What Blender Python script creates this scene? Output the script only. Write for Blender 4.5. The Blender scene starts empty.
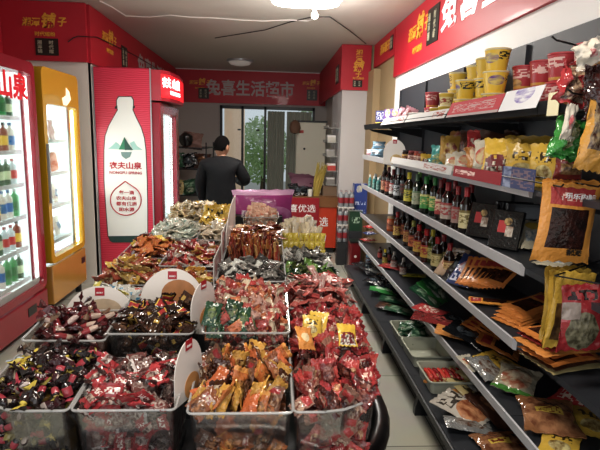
import bpy, bmesh, math, random
from mathutils import Vector, Matrix, Euler, noise
rnd = random.Random(7)
COL = bpy.context.scene.collection
PI = math.pi
R_ = math.radians
# ---------------------------------------------------------------- camera
F, ROLL, H = 500., R_(1.5), 1.6
_x, _y = 270 - 300, 137.5 - 225
_u = _x * math.cos(ROLL) + _y * math.sin(ROLL)
_v = -_x * math.sin(ROLL) + _y * math.cos(ROLL)
TH = math.atan(-_v / F); PSI = math.atan(-_u / F * math.cos(TH))
RIGHT = Vector((math.cos(PSI), -math.sin(PSI), 0))
FWD = Vector((math.sin(PSI) * math.cos(TH), math.cos(PSI) * math.cos(TH), -math.sin(TH)))
UP = RIGHT.cross(FWD)
def hit(px, py, ax, val):
    """world point where the sight line through a pixel of the photo meets an axis-aligned plane"""
    x, y = px - 300, py - 225
    u = x * math.cos(ROLL) + y * math.sin(ROLL); v = -x * math.sin(ROLL) + y * math.cos(ROLL)
    d = RIGHT * u - UP * v + FWD * F
    i = 'xyz'.index(ax); o = Vector((0, 0, H))
    return o + d * ((val - o[i]) / d[i])
def sy(px, Z, X):
    """depth Y of a point at (X, Y, Z) that shows at column px"""
    lo, hi = .8, 12.
    for _ in range(40):
        m = (lo + hi) / 2
        p = Vector((X, m, Z - H)); u = p.dot(RIGHT); v = -p.dot(UP); w = p.dot(FWD)
        u, v = F * u / w, F * v / w
        if 300 + u * math.cos(ROLL) - v * math.sin(ROLL) > px: lo = m
        else: hi = m
    return min(lo, YMAX)
YMAX = 5.27
cam = bpy.data.cameras.new('camera'); co = bpy.data.objects.new('camera', cam); COL.objects.link(co)
cam.sensor_width = 36; cam.lens = F / 600 * 36; cam.clip_start = .05
M = Matrix((RIGHT, UP, -FWD)).transposed() @ Matrix.Rotation(ROLL, 3, 'Z')
co.matrix_world = Matrix.Translation((0, 0, H)) @ M.to_4x4()
bpy.context.scene.camera = co

# ---------------------------------------------------------------- materials
def srgb(c):
    if isinstance(c, str):
        c = [int(c[i:i + 2], 16) / 255 for i in (0, 2, 4)]
    return tuple(x / 12.92 if x <= .04045 else ((x + .055) / 1.055) ** 2.4 for x in c) + (1,)
MATS = {}
SAT, VAL = .92, .86
def nodes(name):
    m = bpy.data.materials.new(name); m.use_nodes = True
    nt = m.node_tree; b = nt.nodes['Principled BSDF']
    return m, nt, b
def mat(name, col, rough=.5, metal=0, emit=0, ecol=None, bump=0, bscale=60, var=0, vscale=4, coat=0, spec=.5):
    if name in MATS: return MATS[name]
    m, nt, b = nodes(name); L = nt.links
    b.inputs['Base Color'].default_value = srgb(col)
    b.inputs['Roughness'].default_value = rough; b.inputs['Metallic'].default_value = metal
    b.inputs['Coat Weight'].default_value = coat; b.inputs['Specular IOR Level'].default_value = spec
    if emit:
        b.inputs['Emission Color'].default_value = srgb(ecol or col); b.inputs['Emission Strength'].default_value = emit
    tc = nt.nodes.new('ShaderNodeTexCoord')
    nz = nt.nodes.new('ShaderNodeTexNoise'); nz.inputs['Scale'].default_value = vscale
    L.new(tc.outputs['Object'], nz.inputs['Vector'])
    if var:
        mx = nt.nodes.new('ShaderNodeMix'); mx.data_type = 'RGBA'
        c = srgb(col)
        mx.inputs[6].default_value = tuple(v * (1 - var) for v in c[:3]) + (1,)
        mx.inputs[7].default_value = tuple(min(1, v * (1 + var)) for v in c[:3]) + (1,)
        L.new(nz.outputs['Fac'], mx.inputs[0]); L.new(mx.outputs[2], b.inputs['Base Color'])
    if bump:
        n2 = nt.nodes.new('ShaderNodeTexNoise'); n2.inputs['Scale'].default_value = bscale
        L.new(tc.outputs['Object'], n2.inputs['Vector'])
        bp = nt.nodes.new('ShaderNodeBump'); bp.inputs['Strength'].default_value = bump; bp.inputs['Distance'].default_value = .01
        L.new(n2.outputs['Fac'], bp.inputs['Height']); L.new(bp.outputs[0], b.inputs['Normal'])
    MATS[name] = m; return m
def glass(name, tint=(1, 1, 1), gloss=.12, rough=.04, haze=0):
    if name in MATS: return MATS[name]
    m, nt, b = nodes(name); L = nt.links; nt.nodes.remove(b)
    out = nt.nodes['Material Output']
    tr = nt.nodes.new('ShaderNodeBsdfTransparent'); tr.inputs[0].default_value = tuple(tint) + (1,)
    gl = nt.nodes.new('ShaderNodeBsdfGlossy'); gl.inputs['Roughness'].default_value = rough
    lw = nt.nodes.new('ShaderNodeFresnel'); lw.inputs[0].default_value = 1.45
    ad = nt.nodes.new('ShaderNodeMath'); ad.operation = 'MULTIPLY_ADD'; ad.inputs[1].default_value = .5; ad.inputs[2].default_value = gloss * .06
    mx = nt.nodes.new('ShaderNodeMixShader')
    L.new(lw.outputs[0], ad.inputs[0]); L.new(ad.outputs[0], mx.inputs[0]); L.new(tr.outputs[0], mx.inputs[1]); L.new(gl.outputs[0], mx.inputs[2])
    last = mx
    if haze:
        df = nt.nodes.new('ShaderNodeBsdfDiffuse'); df.inputs[0].default_value = (.8, .8, .8, 1)
        m2 = nt.nodes.new('ShaderNodeMixShader'); m2.inputs[0].default_value = haze
        L.new(mx.outputs[0], m2.inputs[1]); L.new(df.outputs[0], m2.inputs[2]); last = m2
    L.new(last.outputs[0], out.inputs[0]); MATS[name] = m; return m
def pack(name, base, layers=(), rough=.28, var=.18, bump=.35, bscale=70, metal=0):
    """printed film: base colour plus printed fields laid out on the pack's own UV"""
    if name in MATS: return MATS[name]
    m, nt, b = nodes(name); L = nt.links; N = nt.nodes
    uv = N.new('ShaderNodeUVMap'); sp = N.new('ShaderNodeSeparateXYZ'); L.new(uv.outputs[0], sp.inputs[0])
    oi = N.new('ShaderNodeObjectInfo')
    def mth(op, a, bb=None, c=None):
        n = N.new('ShaderNodeMath'); n.operation = op
        for i, x in enumerate((a, bb, c)):
            if x is None: continue
            if isinstance(x, (int, float)): n.inputs[i].default_value = x
            else: L.new(x, n.inputs[i])
        return n.outputs[0]
    def mix(f, a, bb):
        n = N.new('ShaderNodeMix'); n.data_type = 'RGBA'
        if isinstance(f, (int, float)): n.inputs[0].default_value = f
        else: L.new(f, n.inputs[0])
        for i, x in ((6, a), (7, bb)):
            if isinstance(x, tuple): n.inputs[i].default_value = x
            else: L.new(x, n.inputs[i])
        return n.outputs[2]
    off = N.new('ShaderNodeVectorMath'); off.operation = 'ADD'; L.new(uv.outputs[0], off.inputs[0])
    cmb = N.new('ShaderNodeCombineXYZ'); sc = mth('MULTIPLY', oi.outputs['Random'], 37.); L.new(sc, cmb.inputs[2]); L.new(cmb.outputs[0], off.inputs[1])
    def nz(scale, detail=2):
        n = N.new('ShaderNodeTexNoise'); n.inputs['Scale'].default_value = scale; n.inputs['Detail'].default_value = detail
        L.new(off.outputs[0], n.inputs['Vector']); return n.outputs['Fac']
    cur = srgb(base)
    for ly in layers:
        k, u0, u1, v0, v1, c1 = ly[:6]; c2 = ly[6] if len(ly) > 6 else None; s = ly[7] if len(ly) > 7 else 9
        du = mth('SUBTRACT', sp.outputs[0], (u0 + u1) / 2); dv = mth('SUBTRACT', sp.outputs[1], (v0 + v1) / 2)
        du = mth('DIVIDE', du, (u1 - u0) / 2); dv = mth('DIVIDE', dv, (v1 - v0) / 2)
        if k == 'e':
            mk = mth('LESS_THAN', mth('ADD', mth('MULTIPLY', du, du), mth('MULTIPLY', dv, dv)), 1.)
        else:
            mk = mth('MULTIPLY', mth('LESS_THAN', mth('ABSOLUTE', du), 1.), mth('LESS_THAN', mth('ABSOLUTE', dv), 1.))
        if k == 't':   # small print
            vo = N.new('ShaderNodeTexVoronoi'); vo.inputs['Scale'].default_value = s; vo.distance = 'CHEBYCHEV'
            L.new(off.outputs[0], vo.inputs['Vector'])
            mk = mth('MULTIPLY', mk, mth('GREATER_THAN', vo.outputs['Distance'], .42))
            c2 = None
        c = srgb(c1)
        if c2:
            f = mth('MULTIPLY_ADD', nz(s, 4), 4., -1.5); f2 = N.new('ShaderNodeClamp'); L.new(f, f2.inputs[0])
            c = mix(f2.outputs[0], c, srgb(c2))
        cur = mix(mk, cur, c)
    hs = N.new('ShaderNodeHueSaturation')
    L.new(mth('MULTIPLY_ADD', oi.outputs['Random'], var * 2, (1 - var) * VAL), hs.inputs['Value']); hs.inputs['Saturation'].default_value = SAT
    if isinstance(cur, tuple): hs.inputs['Color'].default_value = cur
    else: L.new(cur, hs.inputs['Color'])
    L.new(hs.outputs[0], b.inputs['Base Color'])
    b.inputs['Roughness'].default_value = rough; b.inputs['Metallic'].default_value = metal
    b.inputs['Specular IOR Level'].default_value = .6
    tc = N.new('ShaderNodeTexCoord'); n2 = N.new('ShaderNodeTexNoise'); n2.inputs['Scale'].default_value = bscale; n2.inputs['Detail'].default_value = 1
    L.new(tc.outputs['Object'], n2.inputs['Vector'])
    bp = N.new('ShaderNodeBump'); bp.inputs['Strength'].default_value = bump; bp.inputs['Distance'].default_value = .008
    L.new(n2.outputs['Fac'], bp.inputs['Height']); L.new(bp.outputs[0], b.inputs['Normal'])
    MATS[name] = m; return m

# ---------------------------------------------------------------- mesh builder
class MB:
    def __init__(s): s.v = []; s.f = []; s.uv = {}; s.mi = []; s.cur = 0
    def add(s, vs, fs, uvs=None):
        o = len(s.v); s.v += [tuple(v) for v in vs]
        for i, f in enumerate(fs):
            s.f.append(tuple(o + k for k in f)); s.mi.append(s.cur)
            if uvs: s.uv[len(s.f) - 1] = uvs[i]
        return s
    def box(s, x0, x1, y0, y1, z0, z1):
        vs = [(x, y, z) for z in (z0, z1) for y in (y0, y1) for x in (x0, x1)]
        return s.add(vs, [(0, 2, 3, 1), (4, 5, 7, 6), (0, 1, 5, 4), (2, 6, 7, 3), (0, 4, 6, 2), (1, 3, 7, 5)])
    def prism(s, poly, z0, z1, axis='z', top=None):
        """poly: outline (a,b); axis = extrude direction; top: outline at z1"""
        n = len(poly); top = top or poly
        def P(a, b, c): return {'z': (a, b, c), 'y': (a, c, b), 'x': (c, a, b)}[axis]
        vs = [P(a, b, z0) for a, b in poly] + [P(a, b, z1) for a, b in top]
        fs = [tuple(range(n))[::-1], tuple(range(n, 2 * n))] + [(i, (i + 1) % n, n + (i + 1) % n, n + i) for i in range(n)]
        return s.add(vs, fs)
    def shell(s, poly0, z0, poly1, z1, t, floor=True):
        """open-topped tray: outline poly0 at z0 growing to poly1 at z1, wall thickness t"""
        n = len(poly0)
        def ins(p, t):
            cx = sum(a for a, b in p) / n; cy = sum(b for a, b in p) / n
            w = max(abs(a - cx) for a, b in p); h = max(abs(b - cy) for a, b in p)
            return [(cx + (a - cx) * (1 - t / w), cy + (b - cy) * (1 - t / h)) for a, b in p]
        i0, i1 = ins(poly0, t), ins(poly1, t)
        vs = [(a, b, z0) for a, b in poly0] + [(a, b, z1) for a, b in poly1] + [(a, b, z1) for a, b in i1] + [(a, b, z0 + t) for a, b in i0]
        fs = []
        for i in range(n):
            j = (i + 1) % n
            fs += [(i, j, n + j, n + i), (n + i, n + j, 2 * n + j, 2 * n + i), (2 * n + i, 2 * n + j, 3 * n + j, 3 * n + i)]
        fs += [tuple(range(n))[::-1], tuple(range(3 * n, 4 * n))]
        return s.add(vs, fs)
    def lathe(s, prof, seg=16, c=(0, 0), a0=0):
        """prof: (r, z[, v]) ; closed with caps where r>0"""
        vs = []; fs = []; uvs = []
        n = len(prof); L = [0]
        for i in range(1, n): L.append(L[-1] + math.dist(prof[i][:2], prof[i - 1][:2]))
        for r, z in [p[:2] for p in prof]:
            for k in range(seg):
                a = a0 + 2 * PI * k / seg; vs.append((c[0] + r * math.cos(a), c[1] + r * math.sin(a), z))
        for i in range(n - 1):
            for k in range(seg):
                j = (k + 1) % seg
                fs.append((i * seg + k, i * seg + j, (i + 1) * seg + j, (i + 1) * seg + k))
                u0, u1 = k / seg, (k + 1) / seg; v0, v1 = L[i] / L[-1], L[i + 1] / L[-1]
                uvs.append([(u0, v0), (u1, v0), (u1, v1), (u0, v1)])
        if prof[0][0] > 1e-4: fs.append(tuple(range(seg))[::-1]); uvs.append([(0, 0)] * seg)
        if prof[-1][0] > 1e-4: fs.append(tuple((n - 1) * seg + k for k in range(seg))); uvs.append([(.5, 1)] * seg)
        return s.add(vs, fs, uvs)
    def tube(s, pts, r, seg=8):
        pts = [Vector(p) for p in pts]; vs = []; fs = []
        rr = r if isinstance(r, (list, tuple)) else [r] * len(pts)
        for i, p in enumerate(pts):
            d = (pts[min(i + 1, len(pts) - 1)] - pts[max(i - 1, 0)]).normalized()
            a = d.orthogonal().normalized() if i == 0 else (a0 - d * a0.dot(d)).normalized()
            a0 = a; b = d.cross(a)
            for k in range(seg):
                t = 2 * PI * k / seg; vs.append(p + (a * math.cos(t) + b * math.sin(t)) * rr[i])
        for i in range(len(pts) - 1):
            for k in range(seg):
                j = (k + 1) % seg; fs.append((i * seg + k, i * seg + j, (i + 1) * seg + j, (i + 1) * seg + k))
        fs += [tuple(range(seg))[::-1], tuple((len(pts) - 1) * seg + k for k in range(seg))]
        return s.add(vs, fs)
    def mesh(s, name, mats, smooth=False, bevel=0, angle=40):
        me = bpy.data.meshes.new(name); me.from_pydata(s.v, [], s.f)
        for m in (mats if isinstance(mats, (list, tuple)) else [mats]): me.materials.append(m)
        me.polygons.foreach_set('material_index', s.mi)
        if s.uv:
            ul = me.uv_layers.new(name='UVMap')
            for fi, p in enumerate(me.polygons):
                if fi in s.uv:
                    for k, li in enumerate(p.loop_indices): ul.data[li].uv = s.uv[fi][k]
        bm = bmesh.new(); bm.from_mesh(me)
        if bevel:
            bmesh.ops.remove_doubles(bm, verts=bm.verts, dist=1e-5)
            es = [e for e in bm.edges if len(e.link_faces) == 2 and e.calc_face_angle(0) > .6]
            bmesh.ops.bevel(bm, geom=es, offset=bevel, segments=2, affect='EDGES', profile=.6)
        bmesh.ops.recalc_face_normals(bm, faces=bm.faces)
        bm.to_mesh(me); bm.free()
        if smooth:
            me.shade_smooth()
            try: me.set_sharp_from_angle(angle=R_(angle))
            except Exception: pass
        return me
    def build(s, name, mats, parent=None, smooth=False, bevel=0, loc=None, rot=None, **kw):
        return link(s.mesh(name, mats, smooth, bevel), name, parent, loc, rot, **kw)
def link(me, name, parent=None, loc=None, rot=None, **kw):
    o = bpy.data.objects.new(name, me); COL.objects.link(o)
    if parent: o.parent = parent
    if loc: o.location = loc
    if rot: o.rotation_euler = rot
    for k, v in kw.items(): o[k] = v
    return o
def tag(o, label, cat, group=None, kind=None):
    o['label'] = label; o['category'] = cat
    if group: o['group'] = group
    if kind: o['kind'] = kind
    return o
def thing(name, label, cat, loc=(0, 0, 0), rz=0, group=None, rot=None):
    o = bpy.data.objects.new(name, None); COL.objects.link(o); o.location = loc
    o.rotation_euler = rot or (0, 0, rz); o.empty_display_size = .05
    return tag(o, label, cat, group)
def dup(root, loc, rz=None, label=None, group=None, rot=None, scale=None):
    r = root.copy(); COL.objects.link(r); r.location = loc
    if rz is not None: r.rotation_euler = (0, 0, rz)
    if rot is not None: r.rotation_euler = rot
    if scale: r.scale = scale
    if label: r['label'] = label
    if group: r['group'] = group
    for ch in root.children:
        c = ch.copy(); COL.objects.link(c); c.parent = r
        for g in ch.children:
            d = g.copy(); COL.objects.link(d); d.parent = c
    return r
def struct(mb, name, m, **kw):
    return mb.build(name, m, kind='structure', **kw)
def text(body, w, h, m, parent, loc, rot, bold=.012, name='lettering', ext=.0, shear=0, depth=.002, font_space=1):
    """flat lettering w x h centred on loc; local x = reading direction, y = up"""
    c = bpy.data.curves.new('t', 'FONT'); c.body = body; c.offset = bold; c.shear = shear; c.extrude = .01
    c.resolution_u = 2; c.space_character = font_space; c.space_line = 1.05
    o = bpy.data.objects.new('t', c); COL.objects.link(o)
    bpy.context.view_layer.update()
    me = bpy.data.meshes.new_from_object(o.evaluated_get(bpy.context.evaluated_depsgraph_get()))
    bpy.data.objects.remove(o); bpy.data.curves.remove(c)
    xs = [v.co.x for v in me.vertices]; ys = [v.co.y for v in me.vertices]
    x0, x1, y0, y1 = min(xs), max(xs), min(ys), max(ys)
    for v in me.vertices:
        v.co.x = ((v.co.x - x0) / (x1 - x0) - .5) * w; v.co.y = ((v.co.y - y0) / (y1 - y0) - .5) * h; v.co.z *= depth / .01
    me.materials.clear(); me.materials.append(m); me.name = name
    return link(me, name, parent, loc, rot)
FACE_CAM = (PI / 2, 0, 0)            # reads along +x, faces -y
FACE_RIGHT = (PI / 2, 0, PI / 2)     # reads along +y, faces +x
FACE_LEFT = (PI / 2, 0, -PI / 2)     # reads along -y, faces -x
def rrect(x0, x1, y0, y1, r, seg=5):
    """r: (front-left, front-right, back-right, back-left) radii"""
    if not isinstance(r, (tuple, list)): r = (r,) * 4
    pts = []
    for (cx, cy, rr, a) in ((x0 + r[0], y0 + r[0], r[0], PI), (x1 - r[1], y0 + r[1], r[1], 1.5 * PI), (x1 - r[2], y1 - r[2], r[2], 0), (x0 + r[3], y1 - r[3], r[3], .5 * PI)):
        for k in range(seg + 1):
            t = a + .5 * PI * k / seg; pts.append((cx + rr * math.cos(t), cy + rr * math.sin(t)))
    return pts

# common materials
M_red = mat('sign red', 'b82030', .5, coat=.05, var=.06, vscale=1.5)
M_yel = mat('sign yellow', 'eab040', .4)
M_white = mat('sign white', 'f0eeee', .4)
M_greylet = mat('far lettering dimmed white', 'bcb0b0', .5)  # white letters greyed in the colour for the dim rear of the shop
M_wall = mat('wall paint', 'e2ddd4', .7, var=.04, bump=.1)
M_ceil = mat('ceiling paint', 'c4bdb4', .8, var=.03, vscale=.8)
M_black = mat('black metal', '1b1c1f', .4)
M_dark = mat('dark charcoal', '2a2b2e', .5)
M_plblack = mat('black plastic', '121214', .35, coat=.2)
M_lip = mat('silver shelf edge', 'bcbcc0', .32)
M_shelf = mat('charcoal shelf', '2e3035', .38, var=.1)
M_alu = mat('aluminium', 'b9bcc0', .3, metal=.6)
M_clear = glass('clear acrylic', (.95, .95, .94), .35, .08, haze=.012)
M_rim = glass('acrylic rim', (.75, .75, .73), 1.4, .15, haze=.3)
M_pane = glass('window glass', (.95, .97, .96), .0, .02)
M_card = mat('white card', 'dcd6d0', .45)

# ---------------------------------------------------------------- room shell
def tiles():
    m, nt, b = nodes('floor tiles'); L = nt.links
    tc = nt.nodes.new('ShaderNodeTexCoord'); mp = nt.nodes.new('ShaderNodeMapping'); mp.inputs['Location'].default_value = (-.14, .02, 0)
    br = nt.nodes.new('ShaderNodeTexBrick'); br.offset = 0; br.squash = 1
    br.inputs['Scale'].default_value = 1; br.inputs['Brick Width'].default_value = .8; br.inputs['Row Height'].default_value = .8
    br.inputs['Mortar Size'].default_value = .004; br.inputs['Mortar Smooth'].default_value = .2
    br.inputs['Color1'].default_value = srgb('b9b7ab'); br.inputs['Color2'].default_value = srgb('b1afa3'); br.inputs['Mortar'].default_value = srgb('6c6a62')
    L.new(tc.outputs['Object'], mp.inputs[0]); L.new(mp.outputs[0], br.inputs[0])
    nz = nt.nodes.new('ShaderNodeTexNoise'); nz.inputs['Scale'].default_value = 3; nz.inputs['Detail'].default_value = 6
    L.new(tc.outputs['Object'], nz.inputs[0])
    mx = nt.nodes.new('ShaderNodeMix'); mx.data_type = 'RGBA'; mx.blend_type = 'MULTIPLY'; mx.inputs[0].default_value = .25
    L.new(br.outputs[0], mx.inputs[6]); L.new(nz.outputs['Color'], mx.inputs[7]); L.new(mx.outputs[2], b.inputs['Base Color'])
    b.inputs['Roughness'].default_value = .22; return m
YB = -1.2
struct(MB().box(-2.85, 1.6, YB, 10.2, -.05, 0), 'floor', tiles())
struct(MB().box(-2.85, 1.6, YB, 10.2, 2.85, 2.93), 'ceiling', M_ceil)
struct(MB().box(-2.85, -2.65, YB, 5.3, 0, 2.85), 'wall_left', M_wall)
struct(MB().box(-2.85, -1.83, 5.32, 10.1, 0, 2.85), 'wall_left_rear', M_wall)
struct(MB().box(1.4, 1.55, YB, 5.75, 0, 2.85), 'wall_right', mat('wall right paint', 'f0efee', .6, var=.02))
struct(MB().box(1.402, 1.55, 5.75, 7.0, 0, 2.85), 'wall_right_recess', mat('beige board', 'a8926f', .6, var=.08))
# pillar: white block facing the camera, and the wall behind it
struct(MB().box(.97, 1.31, 6.95, 8.0, 0, 2.85), 'wall_pillar', mat('pillar paint', 'c6c2c2', .7, var=.03))
struct(MB().box(1.31, 1.401, 6.55, 6.99, 0, 2.5), 'wall_right_board', MATS['beige board'])
struct(MB().box(1.31, 1.55, 7.0, 10.1, 0, 2.85), 'wall_right_rear', mat('cream paint', 'cfcba4', .7, var=.04))
struct(MB().box(1.1, 1.31, 9.1, 10.1, 0, 2.85), 'wall_right_corner', M_wall)
# far wall round the glazed door
wx0, wx1, wz = -.97, .86, 2.19
fw = MB().box(-1.83, wx0, 10.0, 10.1, 0, 2.85).box(wx1, 1.6, 10.0, 10.1, 0, 2.85).box(wx0, wx1, 10.0, 10.1, wz, 2.85)
struct(fw, 'wall_back', mat('rear wall paint', 'b5aeaa', .7, var=.04))
d = MB()
for x in (wx0, -.56, -.12, .82): d.box(x, x + .045, 9.94, 10.0, 0, wz)
d.box(wx0, wx1, 9.94, 10.0, wz - .06, wz).box(wx0, wx1, 9.94, 10.0, 0, .06)
dr = struct(d, 'door_1', M_black)
MB().box(wx0 + .045, -.56, 9.965, 9.975, .06, wz - .06).box(-.515, -.12, 9.965, 9.975, .06, wz - .06).box(-.075, .82, 9.965, 9.975, .06, wz - .06).build('pane', M_pane, dr)
for x in (-.63, -.27, .12):
    MB().box(x, x + .06, 9.95, 9.962, 1.72, 1.75).build('latch', M_black, dr)

# ---------------------------------------------------------------- outside
struct(MB().box(-4, 4, 10.1, 19, -.08, -.03), 'terrain_pavement', mat('pavement', 'a7a49c', .9, var=.1))
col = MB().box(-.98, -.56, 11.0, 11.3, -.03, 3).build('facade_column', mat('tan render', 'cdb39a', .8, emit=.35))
tag(col, 'tan rendered column standing outside the glass door', 'column')
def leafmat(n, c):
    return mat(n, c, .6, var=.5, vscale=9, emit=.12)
for k, (x, y, r, h, lb) in enumerate([(-.2, 12.9, .75, 1.1, 'bushy green tree seen through the middle glass panel'), (1.5, 14.9, .9, 1.6, 'pale green bush behind the curtained door panel')]):
    tr = thing('garden_tree', lb, 'tree', (x, y, -.03))
    MB().tube([(0, 0, 0), (.03, .02, h * .5), (0, 0, h)], [.07, .05, .03]).build('trunk', mat('bark', '5a4a3a', .9), tr)
    mb = MB()
    for _ in range(1500):
        a = Vector((rnd.gauss(0, 1), rnd.gauss(0, 1), rnd.gauss(0, 1))).normalized() * r * rnd.random() ** .33
        p = Vector((a.x, a.y * .7, a.z * 1.15 + h + .2)); q = Euler((rnd.random() * 6, rnd.random() * 6, 0)).to_matrix()
        s = rnd.uniform(.04, .09)
        mb.add([p + q @ Vector(c) * s for c in ((-1, 0, 0), (0, -.5, .1), (1, 0, 0), (0, .5, .1))], [(0, 1, 2, 3)])
    mb.build('foliage', leafmat('leaves %d' % k, ('7f9a68', '93a483')[k]), tr)
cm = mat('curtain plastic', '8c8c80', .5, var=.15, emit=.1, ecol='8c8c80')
for x0, x1, lb in ((-.05, .28, 'greenish plastic curtain panel hung behind the dark door frame'), (.32, .8, 'pale plastic curtain panel beside the white cabinet')):
    mb = MB(); n = 40
    for i in range(n + 1):
        t = i / n; x = x0 + (x1 - x0) * t; y = 9.88 + .03 * math.sin(t * 38)
        mb.v += [(x, y, .1), (x, y, 2.1)]
    for i in range(n): mb.f.append((2 * i, 2 * i + 2, 2 * i + 3, 2 * i + 1)); mb.mi.append(0)
    tag(mb.build('door_curtain', cm, smooth=True), lb, 'curtain')

# ---------------------------------------------------------------- fascia signs
SEALM = mat('seal panel', '1c1a14', .4)
def logo(par, c, rot, ux, w, colr=M_yel):
    """brush style shop name, ring of small characters and black panel; ux: unit vector along reading"""
    ux = Vector(ux); c = Vector(c)
    def P(a, b): return c + ux * a * w + Vector((0, 0, b * w))
    text('湘潭', w * .42, w * .19, colr, par, P(-.3, 0), rot, .02, shear=.15)
    text('铺', w * .34, w * .34, colr, par, P(.1, .04), rot, .03, shear=.2)
    text('子', w * .2, w * .2, colr, par, P(.4, .02), rot, .02, shear=.15)
    text('时代缤纷', w * .46, w * .1, colr, par, P(.0, -.26), rot, .01)
def seal(par, c, rot, ux, w, h):
    ux = Vector(ux); c = Vector(c); nn = ux.cross(Vector((0, 0, 1)))
    e = MB()
    def B(a0, a1, b0, b1, t, m, nm):
        vs = [c + ux * a + Vector((0, 0, b)) + nn * tt for tt in (0, t) for a, b in ((a0, b0), (a1, b0), (a1, b1), (a0, b1))]
        return MB().add(vs, [(3, 2, 1, 0), (4, 5, 6, 7), (0, 1, 5, 4), (1, 2, 6, 5), (2, 3, 7, 6), (3, 0, 4, 7)]).build(nm, m, par)
    B(-w / 2, w / 2, -h / 2, h / 2, .006, SEALM, 'seal_panel')
    g = mat('seal glyph', 'b8b29a', .5)
    text('湘\n潭\n铺', w * .2, h * .75, g, par, c + ux * (-w * .3) + nn * .009, rot, .01)
    text('时\n代\n缤', w * .2, h * .75, g, par, c + ux * (w * .2) + nn * .009, rot, .01)
# left fascia facing the camera
s = thing('fascia_sign', 'red shop fascia facing the room above the two left fridges', 'sign', (0, 0, 0))
MB().box(-2.65, -1.82, 5.28, 5.32, 2.29, 2.845).build('panel', M_red, s)
logo(s, (-2.21, 5.275, 2.65), FACE_CAM, (1, 0, 0), .42)
seal(s, (-2.2, 5.279, 2.42), FACE_CAM, (1, 0, 0), .22, .16)
struct(MB().box(-2.65, -1.83, 5.322, 5.4, 0, 2.85), 'wall_left_return', mat('return wall paint', 'd6d2cc', .6, var=.04))
s = thing('fascia_sign', 'red shop fascia on the side wall at the far left edge of the picture', 'sign')
MB().box(-2.648, -2.62, 1.5, 5.275, 2.29, 2.845).build('panel', M_red, s)
# left rear fascia, on the side wall above the bottle fridge
s = thing('fascia_sign', 'dim red fascia running back above the tall bottle fridge', 'sign')
MB().box(-1.828, -1.80, 5.34, 9.97, 2.29, 2.845).build('panel', M_red, s)
logo(s, (-1.796, 5.95, 2.63), FACE_RIGHT, (0, 1, 0), .5)
seal(s, (-1.80, 6.52, 2.52), FACE_RIGHT, (0, 1, 0), .24, .26)
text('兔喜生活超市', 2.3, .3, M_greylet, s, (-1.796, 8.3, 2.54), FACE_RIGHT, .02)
# far fascia
s = thing('fascia_sign', 'dim red fascia with pale lettering across the far wall above the glass door', 'sign')
MB().box(-1.8, 1.07, 9.965, 9.995, 2.23, 2.845).build('panel', M_red, s)
a = hit(206, 88, 'y', 9.96); b = hit(294, 93, 'y', 9.96)
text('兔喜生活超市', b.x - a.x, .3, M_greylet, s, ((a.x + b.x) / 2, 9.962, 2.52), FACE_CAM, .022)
logo(s, (-1.35, 9.962, 2.6), FACE_CAM, (1, 0, 0), .4); seal(s, (-1.28, 9.964, 2.4), FACE_CAM, (1, 0, 0), .2, .2)
logo(s, (.78, 9.962, 2.65), FACE_CAM, (1, 0, 0), .34); seal(s, (.8, 9.964, 2.43), FACE_CAM, (1, 0, 0), .2, .2)
# pillar fascia: faces the camera and wraps the aisle side
s = thing('fascia_sign', 'red fascia with upright yellow lettering wrapped round the white pillar', 'sign')
MB().box(.94, 1.34, 6.91, 6.95, 2.26, 2.845).build('panel', M_red, s)
MB().box(.94, .97, 6.95, 9.96, 2.26, 2.845).build('side_panel', M_red, s)
a = hit(359, 66, 'y', 6.9)
text('湘\n潭', .09, .15, M_yel, s, (a.x, 6.905, 2.71), FACE_CAM, .02)
text('铺', .15, .15, M_yel, s, (a.x, 6.905, 2.57), FACE_CAM, .03, shear=.2)
text('子', .08, .08, M_yel, s, (a.x, 6.905, 2.47), FACE_CAM, .02)
text('时代缤纷', .15, .03, M_yel, s, (a.x, 6.905, 2.415), FACE_CAM, .01)
seal(s, (a.x - .01, 6.909, 2.345), FACE_CAM, (1, 0, 0), .13, .09)
seal(s, (.939, 7.3, 2.5), FACE_LEFT, (0, -1, 0), .3, .25)
# small fascia over the recess and long fascia on the right wall
s = thing('fascia_sign', 'short red fascia above the beige recess beyond the shelves', 'sign')
MB().box(1.37, 1.4, 5.78, 6.9, 2.55, 2.845).build('panel', M_red, s)
text('湘潭铺子', .5, .12, M_yel, s, (1.367, 6.25, 2.71), FACE_LEFT, .02, shear=.15)
seal(s, (1.369, 5.9, 2.7), FACE_LEFT, (0, -1, 0), .13, .16)
s = thing('fascia_sign', 'bright red fascia with large white lettering high on the right wall', 'sign')
MB().box(1.372, 1.398, 0, 5.76, 2.30, 2.845).build('panel', M_red, s)
y1 = hit(408, 50, 'x', 1.37).y; y2 = hit(428, 45, 'x', 1.37).y
logo(s, (1.368, (y1 + y2) / 2, 2.63), FACE_LEFT, (0, -1, 0), (y1 - y2) * 1.0)
y1 = hit(427, 30, 'x', 1.37).y; y2 = hit(439, 30, 'x', 1.37).y
seal(s, (1.371, (y1 + y2) / 2, 2.58), FACE_LEFT, (0, -1, 0), (y1 - y2) * .9, .3)
MW2 = mat('big letter white', 'ffffff', .4, emit=.25)
for ch, p0, p1 in (('兔', 442, 457), ('喜', 460.5, 477.5), ('生', 481.5, 502), ('活', 507, 532)):
    y1 = hit(p0, 15, 'x', 1.37).y; y2 = hit(p1, 10, 'x', 1.37).y
    text(ch, (y1 - y2), .27, MW2, s, (1.368, (y1 + y2) / 2, 2.6), FACE_LEFT, .03)

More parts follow.
